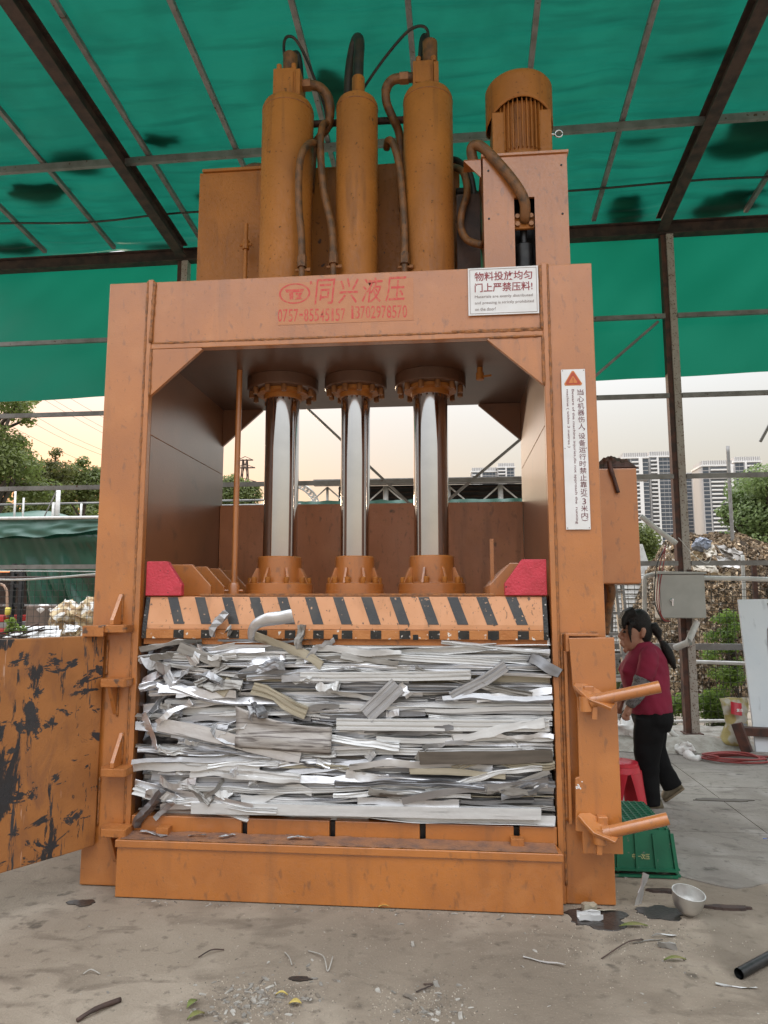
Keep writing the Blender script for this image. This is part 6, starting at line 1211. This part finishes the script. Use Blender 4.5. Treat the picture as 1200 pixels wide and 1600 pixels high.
for i, (x0, y0, x1, y1) in enumerate(((0,996,60,975),(8,1000,70,980),(20,988,90,983),(-10,990,40,985),(0,992,45,996))):
    build(MB().bar(at(x0, y0, 6.2), at(x1, y1, 6.5), .05, .02), 'plank', M['rust'], label=('dark plank slanting over the scrap behind the door', 'second dark plank slanting behind the door', 'dark lath lying across the white sheet', 'dark lath at the left edge above the door', 'short dark lath resting on the door edge pile')[i], cat='plank')
# forklift at the left edge
FLY = 8.6; fk = root('forklift', (at(15, 970, FLY).x, FLY, 0), 'small red and black forklift parked under the tarp shed', 'forklift')
def fb(px0, py0, px1, py1, y0, y1, m_, nm): a = at(px0, py1, FLY); b_ = at(px1, py0, FLY); return build(MB().box(a.x, b_.x, FLY + y0, FLY + y1, max(.1, a.z), b_.z), nm, m_, fk, bevel=.02)
M['fk_red'] = mat('forklift_red', (.42,.03,.025), .4); M['fk_black'] = mat('forklift_black', (.02,.02,.022), .5)
fb(-60, 962, 6, 972, 0, .9, M['fk_red'], 'body'); fb(-60, 972, 14, 982, .0, .9, M['galv'], 'chassis'); fb(-60, 982, 14, 990, -.05, .9, M['fk_red'], 'counterweight')
for px in (13, 26): a = at(px, 880, FLY); build(MB().bar((a.x, FLY + .2, .15), (a.x, FLY + .2, a.z), .06, .09, (0,1,0)), 'mast', M['fk_black'], fk)
for py in (893, 915, 945): a = at(12, py, FLY); b_ = at(27, py, FLY); build(MB().bar(Vector((a.x, FLY + .2, a.z)), Vector((b_.x, FLY + .2, b_.z)), .05, .07), 'mast_bar', M['fk_black'], fk)
build(MB().tube(spline([at(-30,913,FLY), at(0,913,FLY), at(8,918,FLY), at(11,930,FLY), at(11,965,FLY)], 4), .025, 8), 'overhead_guard', mat('guard_tan', (.35,.22,.15), .5), fk, smooth=True)
for px in (-25, 8): a = at(px, 990, FLY); build(MB().lathe([(.1,-.08),(.22,-.09),(.26,-.06),(.26,.06),(.22,.09),(.1,.08)], (a.x, FLY + .1, .26), 20, Matrix.Rotation(R(90), 3, 'X')), 'wheel', M['fk_black'], fk, smooth=35)
a = at(15, 955, FLY); build(MB().lathe([(.03,-.07),(.05,-.06),(.05,.06),(.03,.07)], (a.x, FLY - .05, a.z), 12), 'lamp', mat('yellow_lamp', (.6,.5,.08), .5), fk, smooth=True)
# ---------------------------------------------------------------- sheds beyond the back wall (seen between the rams)
BY = 22.0
bs = root('dark_roof_shed', (at(640, 760, BY).x, BY, 0), 'long open shed with dark roof seen between the rams', 'shed')
x0 = at(300, 752, BY).x; x1 = at(1010, 752, BY).x; z0 = at(640, 783, BY).z; z1 = at(640, 758, BY).z; z2 = at(640, 749, BY).z
xa = at(492, 752, BY).x
M['roof_dark'] = mat('dark_corrugated', (.035,.036,.038), .6, .2, (.06,.058,.055), 2)
build(MB().box(xa, x1, BY - .3, BY, z1, z2), 'fascia', M['galv'], bs); build(MB().box(xa, x1, BY + 5.7, BY + 5.8, 0, z1 + .93), 'rear_sheet', M['roof_dark'], bs); build(MB().prism([(BY + .01, z1 + .01), (BY + 6, z1 + 1.0), (BY + 6, z1 + 1.1), (BY + .01, z1 + .11)], 'x', xa, x1), 'roof_sheet', M['roof_dark'], bs)
build(MB().box(x0, xa - .01, BY - .2, BY - .05, z1 + .05, z1 + .14), 'front_beam', M['galv'], bs)
for i in range(7): z = z0 + (z1 + .9 - z0) * (i + .5) / 7; build(MB().box(xa, x1, BY + 5.6, BY + 5.65, z, z + .05), 'sheet_rib', M['rust'], bs)
for px in (510, 602, 700, 783): a = at(px, 780, BY); build(MB().cyl((a.x, BY + .2, 0), (a.x, BY + .2, z1), .10 if px > 520 else .05, n=10), 'shed_post', M['white_pipe'], bs, smooth=True); build(MB().cyl((a.x, BY + .2, z1 - .0), (a.x + .8, BY + .2, z0 - .1), .03, n=8).cyl((a.x, BY + .2, z1), (a.x - .8, BY + .2, z0 - .1), .03, n=8), 'post_brace', M['white_pipe'], bs)
# arched truss end
m = MB(); pts_o = [at(px, py, BY + .1) for px, py in ((440,752),(458,753),(472,757),(484,764),(493,774),(498,786))]; pts_i = [at(px, py, BY + .1) for px, py in ((440,758),(456,760),(468,763),(478,769),(486,778),(490,787))]
so_, si_ = spline(pts_o, 4), spline(pts_i, 4); m.tube(so_, .04, 6); m.tube(si_, .03, 6)
for i in range(len(so_) - 1): m.cyl(so_[i], si_[i+1 if i % 2 else i], .02, n=5); m.cyl(si_[i], so_[i+1], .016, n=5)
build(m, 'arched_truss', M['white_pipe'], bs)
zg0 = at(640, 792, 15).z; zg1 = at(640, 781, 15).z; xg0 = at(455, 785, 15).x; xg1 = at(880, 785, 15).x
gt = root('tarped_stack', (0, 15, 0), 'green tarpaulin covered stack just above the back plate of the press', 'covered stack'); build(MB().grid(lambda u, v: Vector((xg0 + u*(xg1-xg0), 15 - .2 * v + .1*noise.noise((u*40, v*3, 0)), zg1 + .04*noise.noise((u*25, 0, 2)) - v * 1.2)), 120, 8), 'tarp_cover', M['pale_tarp'], gt, smooth=True, recalc=False); build(MB().box(xg0 + .1, xg1 - .1, 15.15, 17, 0, zg1 - .06), 'stacked_goods', M['rust'], gt)
pipe([at(345,790,14), at(470,788,14)], .03, M['galv'], 'yard_rail', 'pale rail behind the left side of the press opening', 'rail', 2)
# pylon and power lines
PY = 180; pyl = root('power_pylon', (at(383, 760, PY).x, PY, 0), 'lattice power pylon seen between guide pipe and left ram', 'pylon'); pc = at(383, 718, PY); m = MB()
for s1 in (-1, 1):
    for s2 in (-1, 1): m.bar(Vector((pc.x + s1*3.0, PY + s2*2.0, 0)), Vector((pc.x + s1*.5, PY + s2*.5, pc.z)), .25, .25)
for i in range(9):
    za = pc.z * i / 9; zb_ = pc.z * (i + 1) / 9; wa = 3.0 - 2.5 * i / 9; wb = 3.0 - 2.5 * (i + 1) / 9; m.bar((pc.x - wa, PY, za), (pc.x + wb, PY, zb_), .18, .18); m.bar((pc.x + wa, PY, za), (pc.x - wb, PY, zb_), .18, .18)
build(m, 'lattice_tower', M['rust'], pyl)
for py, hw in ((719, 2.2), (731, 2.8), (753, 3.2)): z = at(383, py, PY).z; build(MB().bar((pc.x - hw, PY, z), (pc.x + hw, PY, z), .35, .3).bar((pc.x - hw, PY, z), (pc.x, PY, z + 1.0), .15, .15).bar((pc.x + hw, PY, z), (pc.x, PY, z + 1.0), .15, .15), 'cross_arm', M['rust'], pyl)
for i, (xa_, ya_, xb_, yb_, xc_, yc_) in enumerate(((40,606,105,645,168,680),(62,612,130,650,180,676),(100,616,150,645,190,666),(55,650,110,680,170,702),(48,660,110,690,180,712),(30,675,90,702,150,725))):
    pipe([at(xa_ - 30, ya_ - 18, 60), at(xb_, yb_ + 1, 62), at(xc_ + 40, yc_ + 22, 64)], .016, M['rust'], 'power_line', 'thin overhead power line crossing the sunset sky at the left', 'cable', 4, 5, group='overhead power lines at the left')
# ---------------------------------------------------------------- apartment towers
M['t_wall'] = mat('tower_wall', (.42,.41,.40), .8, 0, (.38,.37,.365), .02); M['t_grey'] = mat('tower_grey', (.22,.23,.25), .7); M['t_glass'] = mat('tower_glass', (.05,.065,.085), .12, 0, spec=.8); M['t_slab'] = mat('tower_slab', (.70,.69,.67), .7)
def tower(px0, px1, pyt, Y, lab, cols, fins, floors=34, hfl=3.05, crown=True):
    a = at(px0, pyt, Y); b_ = at(px1, pyt, Y); x0, x1, H = a.x, b_.x, a.z; rt_ = root('apartment_tower', ((x0+x1)/2, Y, 0), lab, 'building', 'apartment towers on the skyline'); Wd = x1 - x0
    build(MB().box(x0, x1, Y, Y + 22, 0, H - 4.5), 'wall', M['t_wall'], rt_)
    build(MB().box(x0 - .6, x1 + .6, Y - .8, Y + 22.5, H - 4.4, H - 3.2), 'roof_band', M['t_slab'], rt_); build(MB().box(x0 + .4, x1 - .4, Y - .2, Y + 20, H - 3.15, H), 'crown', M['t_wall'], rt_)
    for k in range(int(Wd / 1.6)): build(MB().box(x0 + .6 + k*1.6, x0 + 1.0 + k*1.6, Y - .5, Y - .25, H - 3.1, H - .1), 'crown_fin', M['t_slab'], rt_)
    zlo = H - 4.5 - hfl * floors
    for f0, f1 in fins: build(MB().box(x0 + Wd*f0, x0 + Wd*f1, Y - 1.6, Y - .01, 0, H - 4.45), 'fin_wall', M['t_slab'], rt_)
    for c0, c1, kind in cols:
        w_ = Wd * (c1 - c0); cx = x0 + Wd * c0
        if kind == 'b':      # balcony bay: glass recess, slabs and rails
            build(MB().box(cx + .1, cx + w_ - .1, Y - .05, Y - .005, max(0, zlo), H - 4.6), 'recess', M['t_grey'], rt_)
            gm = to_mesh(MB().box(.3, w_ - .3, -.10, -.055, .25, hfl - .9), 'window', M['t_glass'], False); sm_ = to_mesh(MB().box(0, w_, -1.5, -.11, -.18, .12).box(0, w_, -1.5, -1.4, .13, .95), 'balcony', M['t_slab'], False)
            for f in range(floors):
                z = H - 4.5 - hfl * (f + 1)
                if z < 0: break
                inst(gm, 'window', rt_, (cx, Y, z)); inst(sm_, 'balcony', rt_, (cx, Y, z))
        else:
            nwin = max(1, int(w_ / 2.6)); ww = w_ / nwin; gm = to_mesh(MB().box(.12, ww - .12, -.12, -.006, .35, hfl - .30), 'window', M['t_glass'], False)
            for f in range(floors):
                z = H - 4.5 - hfl * (f + 1)
                if z < 0: break
                for k in range(nwin): inst(gm, 'window', rt_, (cx + k * ww, Y, z))
    return rt_
TY = 540
tower(972, 1012, 708, TY, 'tallest pale apartment tower rising behind the press cabinet', ((.0,.30,'w'),(.34,.62,'b'),(.78,1.0,'w')), ((.62,.76),), 26)
tower(1013, 1056, 706, TY + 8, 'pale apartment tower just left of the rear post', ((.05,.28,'b'),(.36,.98,'w')), ((.28,.34),), 26)
tower(1058, 1093, 739, TY + 60, 'lower apartment tower with white fins right of the rear post', ((.05,.30,'w'),(.38,.62,'w'),(.70,.95,'b')), ((.32,.36),(.64,.69)), 22)
tower(1096, 1144, 720, TY, 'wide apartment tower with long balconies behind the thin pole', ((.02,.22,'w'),(.26,.82,'b')), ((.84,.99),), 26)
tower(1146, 1188, 714, TY + 12, 'apartment tower half hidden by the tree at the right', ((.04,.36,'w'),(.46,.96,'b')), ((.38,.45),), 26)
tower(1192, 1240, 742, TY + 80, 'distant apartment tower at the right edge of the picture', ((.1,.45,'w'),(.55,.95,'b')), ((.46,.53),), 22)
tower(736, 776, 731, TY + 120, 'far apartment block seen low behind the right ram', ((.05,.35,'b'),(.45,.95,'w')), ((.37,.43),), 16); tower(777, 804, 724, TY + 115, 'far apartment block beside the right inner wall of the press', ((.05,.45,'b'),(.55,.95,'w')), ((.46,.53),), 16)
